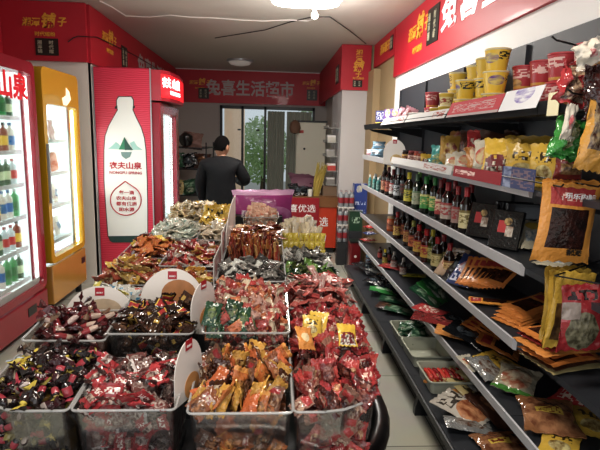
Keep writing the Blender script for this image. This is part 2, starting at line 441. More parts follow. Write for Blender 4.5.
# ---------------------------------------------------------------- ceiling lights and cables
EM = mat('LED diffuser', 'fff8ee', .5, emit=9)
t = thing('ceiling_light', 'bright white LED ceiling fitting near the middle of the room', 'light', (.3, 4.72, 2.85))
MB().prism(rrect(-.33, .33, -.22, .22, .2), -.03, 0).build('housing', M_white, t)
MB().prism(rrect(-.3, .3, -.19, .19, .17), -.06, -.03).build('diffuser', EM, t)
t = thing('bulb_lamp', 'small glowing bulb hanging below the bright ceiling fitting', 'light', hit(315, 5, 'z', 2.85))
MB().lathe([(.02, 0), (.02, -.05), (.014, -.055)], 12).build('socket', M_white, t, smooth=True)
MB().lathe([(.016, -.055), (.033, -.085), (.03, -.115), (.001, -.13)], 14).build('bulb', EM, t, smooth=True)
p = hit(240, 60, 'z', 2.85)
t = thing('dome_light', 'unlit round white dome light on the dim rear ceiling', 'light', p)
MB().lathe([(.22, 0), (.22, -.03), (.2, -.035)], 24).build('rim', M_alu, t, smooth=True)
MB().lathe([(.19, -.036), (.16, -.07), (.08, -.09), (.001, -.095)], 24).build('dome', mat('dome', 'd8cfc8', .3, emit=.12), t, smooth=True)
def cable(pts, r, m, lb, zz=2.843):
    P = [hit(x, y, 'z', zz) for x, y in pts]
    tag(MB().tube(P, r, 6).build('ceiling_cable', m, smooth=True), lb, 'cable')
wc = mat('white cable', 'e8e2dc', .5); bc = mat('black cable', '1a1a1a', .5)
cable([(100, 1), (112, 7), (126, 16), (150, 17), (170, 15), (188, 17), (215, 18), (240, 20), (262, 21), (290, 20), (308, 21), (313, 19), (314, 8)], .006, wc, 'white cable sagging across the ceiling to the hanging bulb')
cable([(215, 38), (240, 34), (265, 30), (290, 22), (312, 17), (330, 17), (350, 31), (366, 44)], .005, bc, 'thin black cable running over the ceiling to the pillar')
cp = [(68, 42), (73, 38), (78, 36), (90, 37)]
P = [hit(x, y, 'y', 5.27) for x, y in cp] + [Vector((-1.79, 5.5, 2.57)), Vector((-1.79, 7, 2.62)), Vector((-1.79, 9, 2.62))]
tag(MB().tube(P, .005, 6).build('wall_cable', bc, smooth=True), 'thin dark cable pinned across the left red fascias', 'cable')
ob = MB().box(-2.65, 1.4, 9.93, 9.96, 2.835, 2.848).build('trim_1', M_white, kind='structure')

# ---------------------------------------------------------------- fridges on the left
M_fred = mat('fridge red', '8e1c2a', .28, coat=.3, var=.05)
M_fyel = mat('fridge yellow', 'c79a22', .25, coat=.4, var=.05, vscale=2)
M_flower = mat('fridge orange panel', 'b9873f', .22, coat=.5, var=.1)
M_glow = mat('fridge lining', 'e4f2f2', .5, emit=1.5)  # lining emits, standing in for light spread inside the cabinet
M_led = mat('LED strip', 'f4ffff', .4, emit=6)
M_wire = mat('white shelf wire', 'e4e8ea', .4)
M_gasket = mat('gasket grey', '9aa0a6', .4)
def fridge(name, label, x1, y0, y1, h, m_body, m_door, foot, shelves, topb, lowz=.44, low=None):
    """x1 = door face plane (faces +x); interior visible through glass"""
    t = thing(name, label, 'fridge', (x1, (y0 + y1) / 2, 0))
    w = (y1 - y0) / 2; D = .6
    b = MB().box(-D, -D + .05, -w, w, foot, h).box(-D, -.09, -w, -w + .05, foot, h).box(-D, -.09, w - .05, w, foot, h)
    b.box(-D, -.09, -w, w, h - .08, h).box(-D, -.09, -w, w, foot, lowz - .02)
    b.build('cabinet', m_body, t, bevel=.008)
    MB().box(-D + .05, -D + .06, -w + .05, w - .05, lowz - .02, h - .08).box(-D + .06, -.1, -w + .05, -w + .056, lowz - .02, h - .08).box(-D + .06, -.1, w - .056, w - .05, lowz - .02, h - .08).build('lining', M_glow, t)
    MB().box(-.085, 0, -w, w, foot, lowz).build('lower_panel', low or m_door, t, bevel=.01)
    for yy in (-w + .08, w - .08): MB().lathe([(.03, 0), (.03, foot)], 10, (-.06, yy)).build('foot', M_plblack, t)
    f = MB()
    zb, zt = lowz + .02, h
    o = rrect(-w, w, zb, zt, .06); i = rrect(-w + .06, w - .06, zb + .05, zt - topb, .04)
    n = len(o); vs = [(x, a, c) for x in (-.08, 0) for lp in (o, i) for a, c in lp]
    fs = []
    for k in range(n):
        j = (k + 1) % n
        fs += [(k, j, n + j, n + k), (2 * n + k, 2 * n + j, 3 * n + j, 3 * n + k), (k, j, 2 * n + j, 2 * n + k), (n + k, n + j, 3 * n + j, 3 * n + k)]
    dd = f.add(vs, fs).build('door', m_door, t)
    MB().box(-.03, -.025, -w + .06, w - .06, zb + .05, zt - topb).build('glass_pane', M_pane, dd)
    for sgn in (-1, 1):
        MB().box(-.05, -.035, sgn * (w - .075) - .012, sgn * (w - .075) + .012, zb + .06, zt - topb - .02).build('led_strip', M_led, t)
    MB().box(.001, .02, -w + .012, -w + .035, 1.0, 1.5).build('handle', M_gasket, dd, bevel=.004)
    for z in shelves:
        sh = MB()
        for k in range(14): sh.box(-.5, -.11, -w + .07 + k * (2 * w - .14) / 13 - .003, -w + .07 + k * (2 * w - .14) / 13 + .003, z - .006, z)
        sh.box(-.115, -.105, -w + .06, w - .06, z - .02, z + .012).box(-.5, -.49, -w + .06, w - .06, z - .02, z)
        sh.build('wire_shelf', M_wire, t)
    return t
Z1 = [.4, .66, .92, 1.18, 1.44, 1.7]
f1 = fridge('drinks_fridge', 'red framed glass door drinks fridge at the left edge with red lettering', -1.87, 3.1, 4.22, 2.13, M_fred, M_fred, .07, Z1, .09, lowz=.29)
text('农夫山泉', .9, .2, mat('fridge letter red', 'd8202c', .4, emit=.3), f1, (-.018, .02, 1.93), FACE_RIGHT, .03)
MB().box(.001, .004, .2, .34, .16, .23).build('control_panel', M_plblack, f1)
MB().box(-.034, -.03, -.5, .5, .36, .41).build('price_strip', pack('pricestrip', 'e8e8e6', [('r', .02, .2, .1, .9, 'c22'), ('r', .3, .5, .1, .9, 'c22222')] if False else [], .4), f1)
f2 = fridge('drinks_fridge', 'golden yellow framed glass door fridge with an orange lower panel', -1.87, 4.34, 5.13, 2.13, M_gasket, M_fyel, .1, [.6, .92, 1.22, 1.52], .3, low=M_flower)
MB().prism([(.02, 1.84), (.1, 1.84), (.2, 1.9), (.17, 1.97), (.1, 2.0), (.09, 1.93), (.0, 1.9)], .001, .004, axis='x').build('emblem', mat('emblem cream', 'f4ead0', .5, emit=.6), f2)
MB().box(.001, .004, .27, .36, .3, .36).build('control_panel', M_plblack, f2)

# bottles / packs within
def bottle_mesh(h, r, neck=.35, nr=.35, name='bottle'):
    s = h * (1 - neck)
    return [(r * .9, 0), (r, .008), (r, s * .97), (r * .93, s + h * .04), (r * nr, s + h * neck * .45), (r * nr, h * .93)]
def drink(cc, lc, kc, h=.2, r=.03, alpha=False):
    key = ('drink', cc, lc, h)
    me_b = MB().lathe(bottle_mesh(h, r, .3), 12).mesh('body', mat('drink ' + cc, cc, .15, coat=.4, emit=.45), True)  # body and band emit a little, so drinks look lit inside the fridge
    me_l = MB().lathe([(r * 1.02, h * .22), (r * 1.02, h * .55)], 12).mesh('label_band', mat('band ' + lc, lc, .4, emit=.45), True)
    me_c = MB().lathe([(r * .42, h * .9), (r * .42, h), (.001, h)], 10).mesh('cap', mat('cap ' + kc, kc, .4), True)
    return me_b, me_l, me_c
def make_thing(name, label, cat, parts, loc, rz=0, group=None):
    t = thing(name, label, cat, loc, rz, group)
    for pn, me in parts: link(me, pn, t)
    return t
kinds1 = [('3a5c40', 'c8d8b0', 'e0e0e0', 'green tea'), ('c9d6d8', 'c23030', 'c23030', 'red banded water'), ('8a3b20', 'e0c040', '222222', 'brown tea'), ('d8d4c8', '3070b0', '3070b0', 'blue banded milky'), ('4aa060', '3a7a48', 'e0e0e0', 'bright green soda')]
rows = ['bottom', 'second lowest', 'third lowest', 'third highest', 'second highest', 'top']
for si, z in enumerate(Z1):
    for c in range(11):
        k = kinds1[(si * 2 + c // 2) % 5]
        h = (.2 + .02 * (k[3] < 'c')) if si < 5 else .19
        key = 'dk%s%s' % (k[3], h)
        if key not in MATS:
            bb = drink(k[0], k[1], k[2], h); MATS[key] = bb
        bb = MATS[key]
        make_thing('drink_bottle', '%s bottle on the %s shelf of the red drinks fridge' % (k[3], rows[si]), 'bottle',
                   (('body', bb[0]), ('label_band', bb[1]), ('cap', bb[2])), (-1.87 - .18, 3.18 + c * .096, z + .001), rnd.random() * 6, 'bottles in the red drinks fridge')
# ---------------------------------------------------------------- sachet meshes
def sachet(w, h, t, seed, crimp=.1, crumple=1., nu=8, nv=10, curl=0):
    """heat-sealed film pack lying flat: x width, y height, z thickness"""
    mb = MB(); vs = []; fs = []; uvs = []
    for side in (1, -1):
        for j in range(nv + 1):
            for i in range(nu + 1):
                u, v = i / nu, j / nv
                vv = min(1, max(0, (v - crimp) / (1 - 2 * crimp)))
                bul = max(0, math.sin(PI * u)) ** .55 * max(0, math.sin(PI * vv)) ** .5
                edge = 1 - .1 * max(0, math.sin(PI * vv)) ** .5
                if j in (0, nv): zig = min(.025 * h, .0032) * (1 if i % 2 else -1)
                else: zig = 0
                nzv = noise.noise_vector(Vector((u * 4.1 + seed * 3.7, v * 4.1 + seed * 1.3, side * .6 + seed)))
                n2 = noise.noise(Vector((u * 9 + seed, v * 9, side * 2 + seed * 2)))
                x = (u - .5) * w * edge + nzv.x * w * .04 * crumple
                y = (v - .5) * h + zig + nzv.y * h * .03 * crumple
                z = side * t * .5 * bul * (1 + .5 * n2 * crumple) + (nzv.z * t * .35 + n2 * t * .12) * crumple + side * .0006
                z += curl * ((v - .5) ** 2) * h + curl * .5 * (u - .5) ** 2 * w
                vs.append((x, y, z))
    n = (nu + 1) * (nv + 1)
    for s_, o in ((0, 0), (1, n)):
        for j in range(nv):
            for i in range(nu):
                a = o + j * (nu + 1) + i; q = (a, a + 1, a + nu + 2, a + nu + 1)
                uv = [(i / nu, j / nv), ((i + 1) / nu, j / nv), ((i + 1) / nu, (j + 1) / nv), (i / nu, (j + 1) / nv)]
                if s_: q = q[::-1]; uv = uv[::-1]
                fs.append(q); uvs.append(uv)
    ring = [i for i in range(nu + 1)] + [j * (nu + 1) + nu for j in range(1, nv + 1)] + [nv * (nu + 1) + i for i in range(nu - 1, -1, -1)] + [j * (nu + 1) for j in range(nv - 1, 0, -1)]
    for k in range(len(ring)):
        a, b = ring[k], ring[(k + 1) % len(ring)]
        fs.append((a, n + a, n + b, b)); uvs.append([(0, 0)] * 4)
    return mb.add(vs, fs, uvs)
def twist(l, r, seed):
    """twist-wrapped sweet along x"""
    mb = MB(); seg = 12; vs = []; fs = []; uvs = []
    st = [(-1, 1.3, 1), (-.8, .9, .6), (-.62, .25, .1), (-.5, .7, .1), (-.3, 1, .1), (0, 1.08, .1), (.3, 1, .1), (.5, .7, .1), (.62, .25, .1), (.8, .9, .6), (1, 1.3, 1)]
    for i, (x, rr, fl) in enumerate(st):
        for k in range(seg):
            a = 2 * PI * k / seg
            q = rr * r * (1 + fl * .45 * math.sin(a * 3 + seed + x * 3) + .12 * noise.noise(Vector((k, i, seed))))
            sq = 1 if abs(x) < .6 else .45
            vs.append((x * l / 2 + (fl * .06 * l * math.sin(a * 2 + seed) if abs(x) > .9 else 0), q * math.cos(a), q * math.sin(a) * sq))
    for i in range(len(st) - 1):
        for k in range(seg):
            j = (k + 1) % seg; fs.append((i * seg + k, i * seg + j, (i + 1) * seg + j, (i + 1) * seg + k))
            uvs.append([(k / seg, i / 10), ((k + 1) / seg, i / 10), ((k + 1) / seg, (i + 1) / 10), (k / seg, (i + 1) / 10)])
    fs += [tuple(range(seg))[::-1], tuple((len(st) - 1) * seg + k for k in range(seg))]; uvs += [[(0, 0)] * seg] * 2
    return mb.add(vs, fs, uvs)
def variants(fn, m, n=4, smooth=True):
    ms = m if isinstance(m, list) else [m]
    return [fn(i * 7.3 + 1.1).mesh('sweet', ms[i % len(ms)], smooth, angle=60) for i in range(max(n, len(ms)))]
# bags in the yellow fridge
ym = [pack('fr bag pink', 'e8b0a8', [('e', .2, .8, .3, .7, 'f4f0e8', 'c25a50', 6)]), pack('fr bag cream', 'f0e8d8', [('r', .2, .8, .3, .7, '4a7ab0')]), pack('fr bag orange', 'f08030', [])]
for zi, z in enumerate([.6, .92, 1.22, 1.52]):
    for c in range(4):
        k = (zi + c) % 3 if zi else 2 - (c % 2) * 1
        me = sachet(.14, .18, .05, zi * 5 + c + .5, nu=6, nv=6).mesh('bag', ym[k], True)
        o = link(me, 'frozen_snack_bag', None, (-1.87 - .2, 4.47 + c * .16, z + .1), (PI / 2 - .1, 0, PI / 2 + rnd.uniform(-.2, .2)))
        tag(o, '%s snack bag on the %s shelf of the yellow fridge' % (('pink', 'cream', 'orange')[k], ('bottom', 'second lowest', 'second highest', 'top')[zi]), 'bag', 'bags in the yellow fridge')

# bottle fridge
bx0, bx1, by0, by1, bh = -1.82, hit(152, 150, 'y', 5.42).x, 5.42, 6.5, 2.27
t = thing('bottle_fridge', 'tall red fridge with a giant white water bottle printed on its side', 'fridge', (0, 0, 0))
def wave():
    m, nt, b = nodes('red wave print'); L = nt.links
    tc = nt.nodes.new('ShaderNodeTexCoord'); mp = nt.nodes.new('ShaderNodeMapping'); mp.inputs['Scale'].default_value = (14, 14, 26)
    L.new(tc.outputs['Object'], mp.inputs[0])
    w = nt.nodes.new('ShaderNodeTexWave'); w.bands_direction = 'Z'; w.inputs['Scale'].default_value = .6; w.inputs['Distortion'].default_value = 5; w.inputs['Detail'].default_value = 1
    L.new(mp.outputs[0], w.inputs[0])
    mx = nt.nodes.new('ShaderNodeMix'); mx.data_type = 'RGBA'; mx.inputs[6].default_value = srgb('c42440'); mx.inputs[7].default_value = srgb('d84860')  # both reds lightened to carry the glare on this side
    L.new(w.outputs['Fac'], mx.inputs[0]); L.new(mx.outputs[2], b.inputs['Base Color']); b.inputs['Roughness'].default_value = .3; return m
MB().box(bx0, bx1, by0 + .001, by1, .08, bh).build('cabinet', mat('bf red', '9c1c30', .3, coat=.3), t, bevel=.005)
sp = MB().box(bx0 + .01, bx1 - .004, by0 - .004, by0, .08, bh - .01).build('side_panel', wave(), t)
for px in (0, 1):
    x = (bx0, bx1)[px]; MB().box(x - .006, x + .006, by0 - .008, by0 + .002, .06, bh).build('trim', M_alu, t)
MB().box(bx0 + .03, bx1, by0 + .02, by1 - .02, 0, .08).build('plinth', M_plblack, t)
# printed bottle outline from the photo
LW = [(119, 97), (117, 100), (117, 106), (118, 110), (114, 117), (109, 126), (105.5, 136), (104.5, 150), (104.5, 180), (106.5, 210), (108.5, 236), (111, 241)]
RW = [(131, 97), (133, 100), (133, 106), (132.5, 110), (136, 118), (141, 128), (144, 138), (145.5, 150), (146.8, 180), (147.3, 210), (147.3, 236), (145, 241)]
def P2(px, py): p = hit(px, py, 'y', by0 - .006); return (p.x, p.z)
def outline(g):
    cx = 125.5
    pts = [(x + (g if x > cx else -g), y - (g if i == 0 else 0)) for i, (x, y) in enumerate(LW)]
    pts2 = [(x + g, y - (g if i == 0 else 0)) for i, (x, y) in enumerate(RW)]
    pts = [(x, y + (g * .3 if i == len(LW) - 1 else 0)) for i, (x, y) in enumerate(pts)]
    return [P2(*p) for p in pts] + [P2(*p) for p in pts2[::-1]]
MB().prism(outline(.9), by0 - .006, by0 - .0045, axis='y').build('bottle_outline', mat('bottle edge dark', '23302f', .4), t)
MB().prism(outline(0)[:-0 or None], by0 - .009, by0 - .0065, axis='y').build('bottle_print', mat('bottle print white', 'e6e9e6', .35), t)
foot_ = [P2(*p) for p in [(108.5, 236), (111, 241.5), (113, 242.5), (143, 242.3), (145, 241.2), (147.3, 235.5)]]
MB().prism(foot_, by0 - .0115, by0 - .0095, axis='y').build('bottle_foot_print', mat('print dark green', '1d3f3c', .4), t)
MB().prism([P2(*p) for p in [(115, 106.5), (117.5, 105.5), (117.5, 108.5), (115, 109)]], by0 - .0115, by0 - .0095, axis='y').build('neck_ring', M_black, t)
MB().prism([P2(*p) for p in [(133, 106), (135, 105.7), (135, 108), (133, 108.8)]], by0 - .0115, by0 - .0095, axis='y').build('neck_ring', M_black, t)
PR = mat('print crimson', 'b0202f', .4); PG = mat('print green', '1f7f5a', .4); PD = mat('print deep green', '124a3c', .4); PP = mat('print pale teal', '9cc8c0', .4)
def poly(px, m, nm, dy=.0115): MB().prism([P2(*p) for p in px], by0 - dy, by0 - dy + .002, axis='y').build(nm, m, t)
poly([(108, 149), (113, 145), (116, 142), (119, 144), (122, 149), (133, 149), (130, 143), (134, 141), (137, 146), (143, 150)], PP, 'mountain_print', .0112)
poly([(119, 149.5), (124.5, 137), (128, 143), (133, 149.8)], PG, 'mountain_print', .0128)
poly([(125, 150), (124.5, 137), (128, 143), (133, 149.8)], PD, 'mountain_print', .0145)
poly([(121, 152), (132, 152), (130, 157), (126, 159), (122, 156)], mat('print grey', '6c8a86', .4), 'reflection_print', .0128)
def ftext(s, px0, px1, py0, py1, m=PR, bold=.02):
    a = hit(px0, py0, 'y', by0 - .0115); b = hit(px1, py1, 'y', by0 - .0115)
    text(s, b.x - a.x, a.z - b.z, m, t, ((a.x + b.x) / 2, by0 - .0115, (a.z + b.z) / 2), FACE_CAM, bold, depth=.001)
ftext('农夫山泉', 109, 142, 161.5, 169.5, bold=.03)
ftext('NONGFU SPRING', 109.5, 142, 171, 174.5)
ftext('每一滴', 119, 134, 190.3, 194.6); ftext('农夫山泉', 116, 136.5, 196, 200.3); ftext('都有优质', 116, 137, 201.5, 206); ftext('的水源', 119, 134.5, 207.2, 211.5)
# drop outline as a closed ribbon
cx, cy, rr = 126, 200, 15.4
drop = [(125.3, 181.3)] + [(cx + rr * math.cos(a), cy + (rr * .99) * math.sin(a)) for a in [R_(-48 + k * 12) for k in range(24)]]
pts = [Vector((P2(*p)[0], by0 - .011, P2(*p)[1])) for p in drop]; pts.append(pts[0])
MB().tube(pts, .006, 5).build('drop_outline', PR, t)
# door side (+x): frame with tall glass, LED and curved light box
fx = bx1
MB().box(fx, fx + .09, by0 + .02, by0 + .16, .1, 1.93).box(fx, fx + .09, by1 - .16, by1, .1, 1.93).box(fx, fx + .09, by0 + .16, by1 - .16, .1, .55).box(fx, fx + .09, by0 + .16, by1 - .16, 1.82, 1.93).build('door', mat('bf door red', '8e1a2a', .25, coat=.4), t, bevel=.01)
MB().box(fx + .004, fx + .012, by0 + .16, by1 - .16, .55, 1.82).build('interior', M_glow, t)
MB().box(fx + .06, fx + .064, by0 + .16, by1 - .16, .55, 1.82).build('glass_pane', M_pane, t)
mb = MB()
for k in range(44): mb.box(fx + .05, fx + .058, by1 - .33, by1 - .28, .58 + k * .028, .595 + k * .028)
mb.build('led_strip', M_led, t)
cp = [(fx, by0 + .02), (fx + .1, by0 + .03), (fx + .17, by0 + .15), (fx + .2, (by0 + by1) / 2), (fx + .17, by1 - .12), (fx + .1, by1), (fx, by1)]
MB().prism(cp, 1.95, bh - .01).build('top_hood', mat('bf hood', 'a82434', .3, coat=.3), t)
LB = mat('lightbox red', 'e0202a', .4, emit=.9)
cp2 = [(x + .004 if x > fx + .12 else x, y) for x, y in cp]
lb = MB(); vs = []
seg = [(fx + .103, by0 + .028), (fx + .176, by0 + .148), (fx + .206, (by0 + by1) / 2), (fx + .176, by1 - .118)]
for x, y in seg: vs += [(x, y, 1.985), (x, y, bh - .05)]
lb.add(vs, [(0, 2, 3, 1), (2, 4, 5, 3), (4, 6, 7, 5)]).build('lightbox', LB, t)
LW_ = mat('lightbox letter', 'ffffff', .4, emit=1.5)
a = math.atan2(.12, .073); rot = (PI / 2, 0, a)
text('农夫', .13, .11, LW_, t, (fx + .15, by0 + .085, 2.14), (PI / 2, 0, a), .03)
text('山泉', .3, .11, LW_, t, (fx + .206, by0 + .33, 2.14), (PI / 2, 0, math.atan2(.4, .03)), .03)
text('NONGFU SPRING', .4, .04, LW_, t, (fx + .2, by0 + .3, 2.04), (PI / 2, 0, math.atan2(.4, .03)), .02)

# ---------------------------------------------------------------- shelving on the right
SZ = [1.74, 1.43, 1.12, .81, .49]
JO = [.98, 1.85, 2.72, 3.59, 4.46, 5.33]
names = ['nearest', 'second nearest', 'middle', 'second farthest', 'farthest']
for si in range(5):
    y0, y1 = JO[si], JO[si + 1]
    t = thing('shelving_unit', 'charcoal metal shelving bay against the right wall, %s of the five' % names[si], 'shelving', (1.38, (y0 + y1) / 2, 0))
    w = (y1 - y0) / 2
    MB().box(-.012, .0, -w + .001, w - .001, .1, 2.13).build('back_panel', mat('back panel', '33353b', .55, var=.08), t)
    MB().box(-.03, -.012, w - .02, w - .001, 0, 2.12).build('upright', MATS['back panel'], t)
    if si == 0: MB().box(-.04, -.012, -w + .001, -w + .02, 0, 2.13).build('upright', M_black, t)
    for k, z in enumerate(SZ):
        sh = MB().box(-.372, -.013, -w + .002, w - .002, z - .022, z).build('shelf', M_shelf, t)
        lm = mat('top rail black', '16171a', .7, spec=.2) if k == 0 else M_lip
        if not (si == 0 and k in (1, 2, 3)):
            MB().prism([(-.372, z - .034), (-.386, z - .03), (-.394, z + .016), (-.386, z + .018), (-.372, z + .001)], -w + .002, w - .002, axis='y').build('price_rail', lm, sh)
        br = MB()
        for yy in (w - .012, ): br.prism([(-.013, z - .03), (-.34, z - .028), (-.3, z - .05), (-.013, z - .11)], yy - .004, yy, axis='y')
        br.build('bracket', M_black, sh)
    sh = MB().box(-.525, -.013, -w + .002, w - .002, .2, .235).build('base_shelf', M_shelf, t)
    MB().prism([(-.525, .195), (-.54, .2), (-.543, .24), (-.535, .242), (-.525, .235)], -w + .002, w - .002, axis='y').build('price_rail', M_lip if 0 else M_dark, sh)
    MB().prism([(-.013, 0), (-.5, 0), (-.5, .05), (-.46, .2), (-.013, .2)], w - .045, w - .005, axis='y').build('foot', M_black, t)
    MB().box(-.3, -.28, -w, w - .05, .0, .2).build('kick_panel', mat('kick', '141416', .6), t)

M_price = {}
def strip(px0, px1, shelf, m, label, tall=.062, lean=.5, letters=None, x=.99, name='shelf_strip'):
    z = SZ[shelf]; y0 = sy(px1, z, x); y1 = sy(px0, z, x); n = 1
    t = thing(name, label, 'advert strip', (x - .013, (y0 + y1) / 2, z - .006))
    L = (y1 - y0) / 2; dx = tall * math.sin(lean); dz = tall * math.cos(lean)
    mb = MB().add([(-.0, -L, 0), (-.0, L, 0), (dx, L, dz), (dx, -L, dz), (.002, -L, 0), (.002, L, 0), (dx + .002, L, dz), (dx + .002, -L, dz)],
                  [(1, 0, 3, 2), (4, 5, 6, 7), (0, 1, 5, 4), (2, 3, 7, 6), (1, 2, 6, 5), (3, 0, 4, 7)], [[(0, 0), (1, 0), (1, 1), (0, 1)], [(0, 0)] * 4, [(0, 0)] * 4, [(0, 0)] * 4, [(0, 0)] * 4, [(0, 0)] * 4])
    mb.build('card', m, t)
    return t
MS_w = pack('strip white', 'cac8c6', [('t', .7, .95, .2, .8, 'a04030', None, 14)], .35, var=.02, bump=0)
MS_r = pack('strip red print', 'c43440', [('r', 0, 1, 0, .15, 'b8a8a8'), ('t', .1, .9, .3, .8, 'c89898', None, 16)], .3, var=.02, bump=0)
MS_w2 = pack('strip white blue print', 'f0f0f4', [('e', .3, .8, .3, 1.2, '8a78c0', 'f0f0f4', 4)], .3, var=.02, bump=0)
MS_r2 = pack('strip crimson', '96202c', [('t', .05, .5, .3, .7, 'f0d0c8', None, 14)], .35, var=.02, bump=0)
MS_b = pack('strip blue fish print', '454c72', [('r', .05, .3, 0, 1, '9aa4c0', '50587c', 4), ('t', .3, .95, .1, .9, '7c6a78', None, 8)], .3, var=.02, bump=0)
for m_ in (MS_w, MS_r, MS_w2, MS_r2, MS_b):
    b_ = m_.node_tree.nodes['Principled BSDF']; b_.inputs['Roughness'].default_value = .8; b_.inputs['Specular IOR Level'].default_value = .15
strip(382, 405, 0, MS_w, 'short white strip on the top shelf edge, below the purple cartons')
strip(406, 446, 0, MS_w, 'white strip on the top shelf edge below the green noodle bowl')
strip(448, 500, 0, MS_r, 'pink red printed strip leaning on the top shelf edge below the yellow cups', tall=.085, lean=.35)
strip(501, 539, 0, MS_w2, 'white and violet printed strip leaning on the top shelf edge below red cups', tall=.09, lean=.35)
strip(384, 453, 1, MS_w, 'long white strip on the second shelf edge below the jars', tall=.05, lean=.15)
strip(455, 503, 1, MS_r2, 'crimson strip on the second shelf edge below the snack bags', tall=.055, lean=.1)
strip(504, 537, 1, MS_b, 'blue and purple printed strip on the second shelf edge below yellow bags', tall=.085, lean=.0)
y = sy(553, 1.74, .98)
tag(MB().box(-.002, 0, -.035, .035, -.05, .03).build('price_card', pack('price yellow', 'e8e0b8', [], .5, bump=0), loc=(.982, y, 1.75)), 'small pale yellow price card under the near red noodle cups', 'price card')

# ----- noodle cups
def cup(h, r0, r1, m, lidm, nm='cup'):
    b = MB().lathe([(r0 * .96, 0), (r0, .004), (r1, h - .006), (r1 * 1.04, h - .004), (r1 * 1.04, h)], 20).mesh('cup_wall', m, True)
    l = MB().lathe([(r1 * 1.045, h), (r1 * 1.0, h + .003), (r1 * .9, h + .001), (.001, h + .001)], 20).mesh('lid', lidm, True)
    return [('cup_wall', b), ('lid', l)]
M_cy = pack('cup yellow', 'f6cc00', [('e', .05, .3, .35, .8, '6a3a90', 'e8d060', 5), ('t', .3, .8, .5, .85, '2a2a18', None, 16), ('e', .55, .8, .1, .45, 'f4f0e0', '8a5a20', 8), ('r', 0, 1, .93, 1, 'f0e8c0')], .35, var=.06, bump=0)
M_cw = pack('cup white yellow', 'ece0a8', [('r', 0, 1, .7, 1, 'e0c030'), ('t', 0, 1, .2, .6, 'b04a30', None, 10)], .4, var=.05, bump=0)
M_cr = pack('cup red', 'b81c2c', [('t', .05, .95, .5, .85, 'f0c8c0', None, 12), ('e', .3, .6, .08, .5, 'd8a860', '6a2a20', 7), ('r', 0, 1, .08, .18, 'd8a030')], .35, var=.1, bump=0)
M_co = pack('cup orange', 'd8502a', [('t', 0, 1, .3, .7, 'f4d8b0', None, 10)], .35, var=.05, bump=0)
M_cg = pack('bowl green', 'e4e4dc', [('r', 0, 1, .3, .75, '5c9a48'), ('t', 0, 1, .35, .7, 'e8e8e0', None, 9)], .35, var=.05, bump=0)
lidy = mat('lid yellow', 'e8d070', .4); lidw = mat('lid white', 'e8e6e0', .4); lidr = mat('lid red', 'c84048', .4)
CY = cup(.105, .047, .062, M_cy, lidy); CW = cup(.075, .035, .045, M_cw, lidw); CR = cup(.115, .047, .06, M_cr, lidr)
COr = cup(.07, .035, .045, M_co, lidw); CG = cup(.06, .06, .085, M_cg, lidw); CRs = cup(.07, .04, .052, M_cr, lidr)
lvl = ['bottom', 'second', 'third']
z = SZ[0]
for px, X, n, c, h, lb in [(456, 1.27, 3, CY, .107, 'yellow noodle cup, %s level of the back stack beside the small pale cups'), (465, 1.13, 2, CY, .107, 'yellow noodle cup, %s level of the front stack left of the tall yellow stack'),
                           (474, 1.26, 3, CY, .107, 'yellow noodle cup, %s level of the stack tucked behind the other yellow cups'), (494, 1.13, 3, CY, .107, 'yellow noodle cup, %s level of the tall front stack nearest the red cups'),
                           (484, 1.2, 3, CY, .107, 'yellow noodle cup, %s level of the stack just behind the tall front stack'),
                           (437, 1.08, 1, CW, .077, 'small pale yellow cup, %s level, right of the green bowl'), (446, 1.08, 2, CW, .077, 'small pale yellow cup, %s level of the short stack by the yellow cups'),
                           (432, 1.26, 2, CR, .117, 'slim red cup, %s level, behind the green bowl'),
                           (523, 1.25, 2, CR, .117, 'red noodle cup, %s level of the stack nearest the yellow cups'), (541, 1.25, 2, CR, .117, 'red noodle cup, %s level of the second red stack'),
                           (560, 1.22, 2, CR, .117, 'red noodle cup, %s level of the red stack above the pale price card'), (588, 1.2, 2, CR, .117, 'red noodle cup, %s level of the stack nearest the hanging packs'),
                           (500, 1.07, 1, COr, .072, 'small orange cup on the top shelf, %s level, before the yellow stack'), (512, 1.09, 1, CRs, .072, 'small red cup, %s level, right of the orange cup'), (527, 1.09, 1, CRs, .072, 'small red cup, %s level, front row before the red stacks')]:
    Y = sy(px, z + .1, X)
    for k in range(n):
        make_thing('noodle_cup', lb % lvl[k], 'noodle cup', c, (X, Y, z + .001 + k * h), rnd.random() * 6, 'noodle cups on the top shelf')
make_thing('noodle_bowl', 'low green and white noodle bowl on the top shelf', 'noodle bowl', CG, (1.1, sy(421, z + .05, 1.1), z + .001), 1)
# cartons
def carton(w, d, h, m, name, lb, loc, rz=0, cat='box', tilt=0):
    t = thing(name, lb, cat, loc, rot=(tilt, 0, rz))
    uvq = [[(0, 0)] * 4, [(0, 0)] * 4, [(0, 0), (1, 0), (1, 1), (0, 1)], [(0, 0)] * 4, [(0, 0)] * 4, [(0, 0)] * 4]
    mb = MB(); vs = [(x, y, zz) for zz in (0, h) for y in (-d / 2, d / 2) for x in (-w / 2, w / 2)]
    mb.add(vs, [(0, 2, 3, 1), (4, 5, 7, 6), (0, 1, 5, 4), (2, 6, 7, 3), (0, 4, 6, 2), (1, 3, 7, 5)],
           [[(0, 0)] * 4, [(.05, .05)] * 4, [(0, 0), (1, 0), (1, 1), (0, 1)], [(0, 0)] * 4, [(0, 0), (0, 1), (1, 1), (1, 0)], [(0, 0)] * 4])
    mb.build('carton', m, t)
    MB().box(-w / 2 + .002, w / 2 - .002, -.001, .001, h, h + .002).build('flap_seam', M_card, t)
    return t
C1 = pack('carton navy', '28286a', [('r', 0, 1, 0, .25, 'd8c020'), ('t', .1, .9, .4, .9, 'c8c8e0', None, 8)], .4, bump=0)
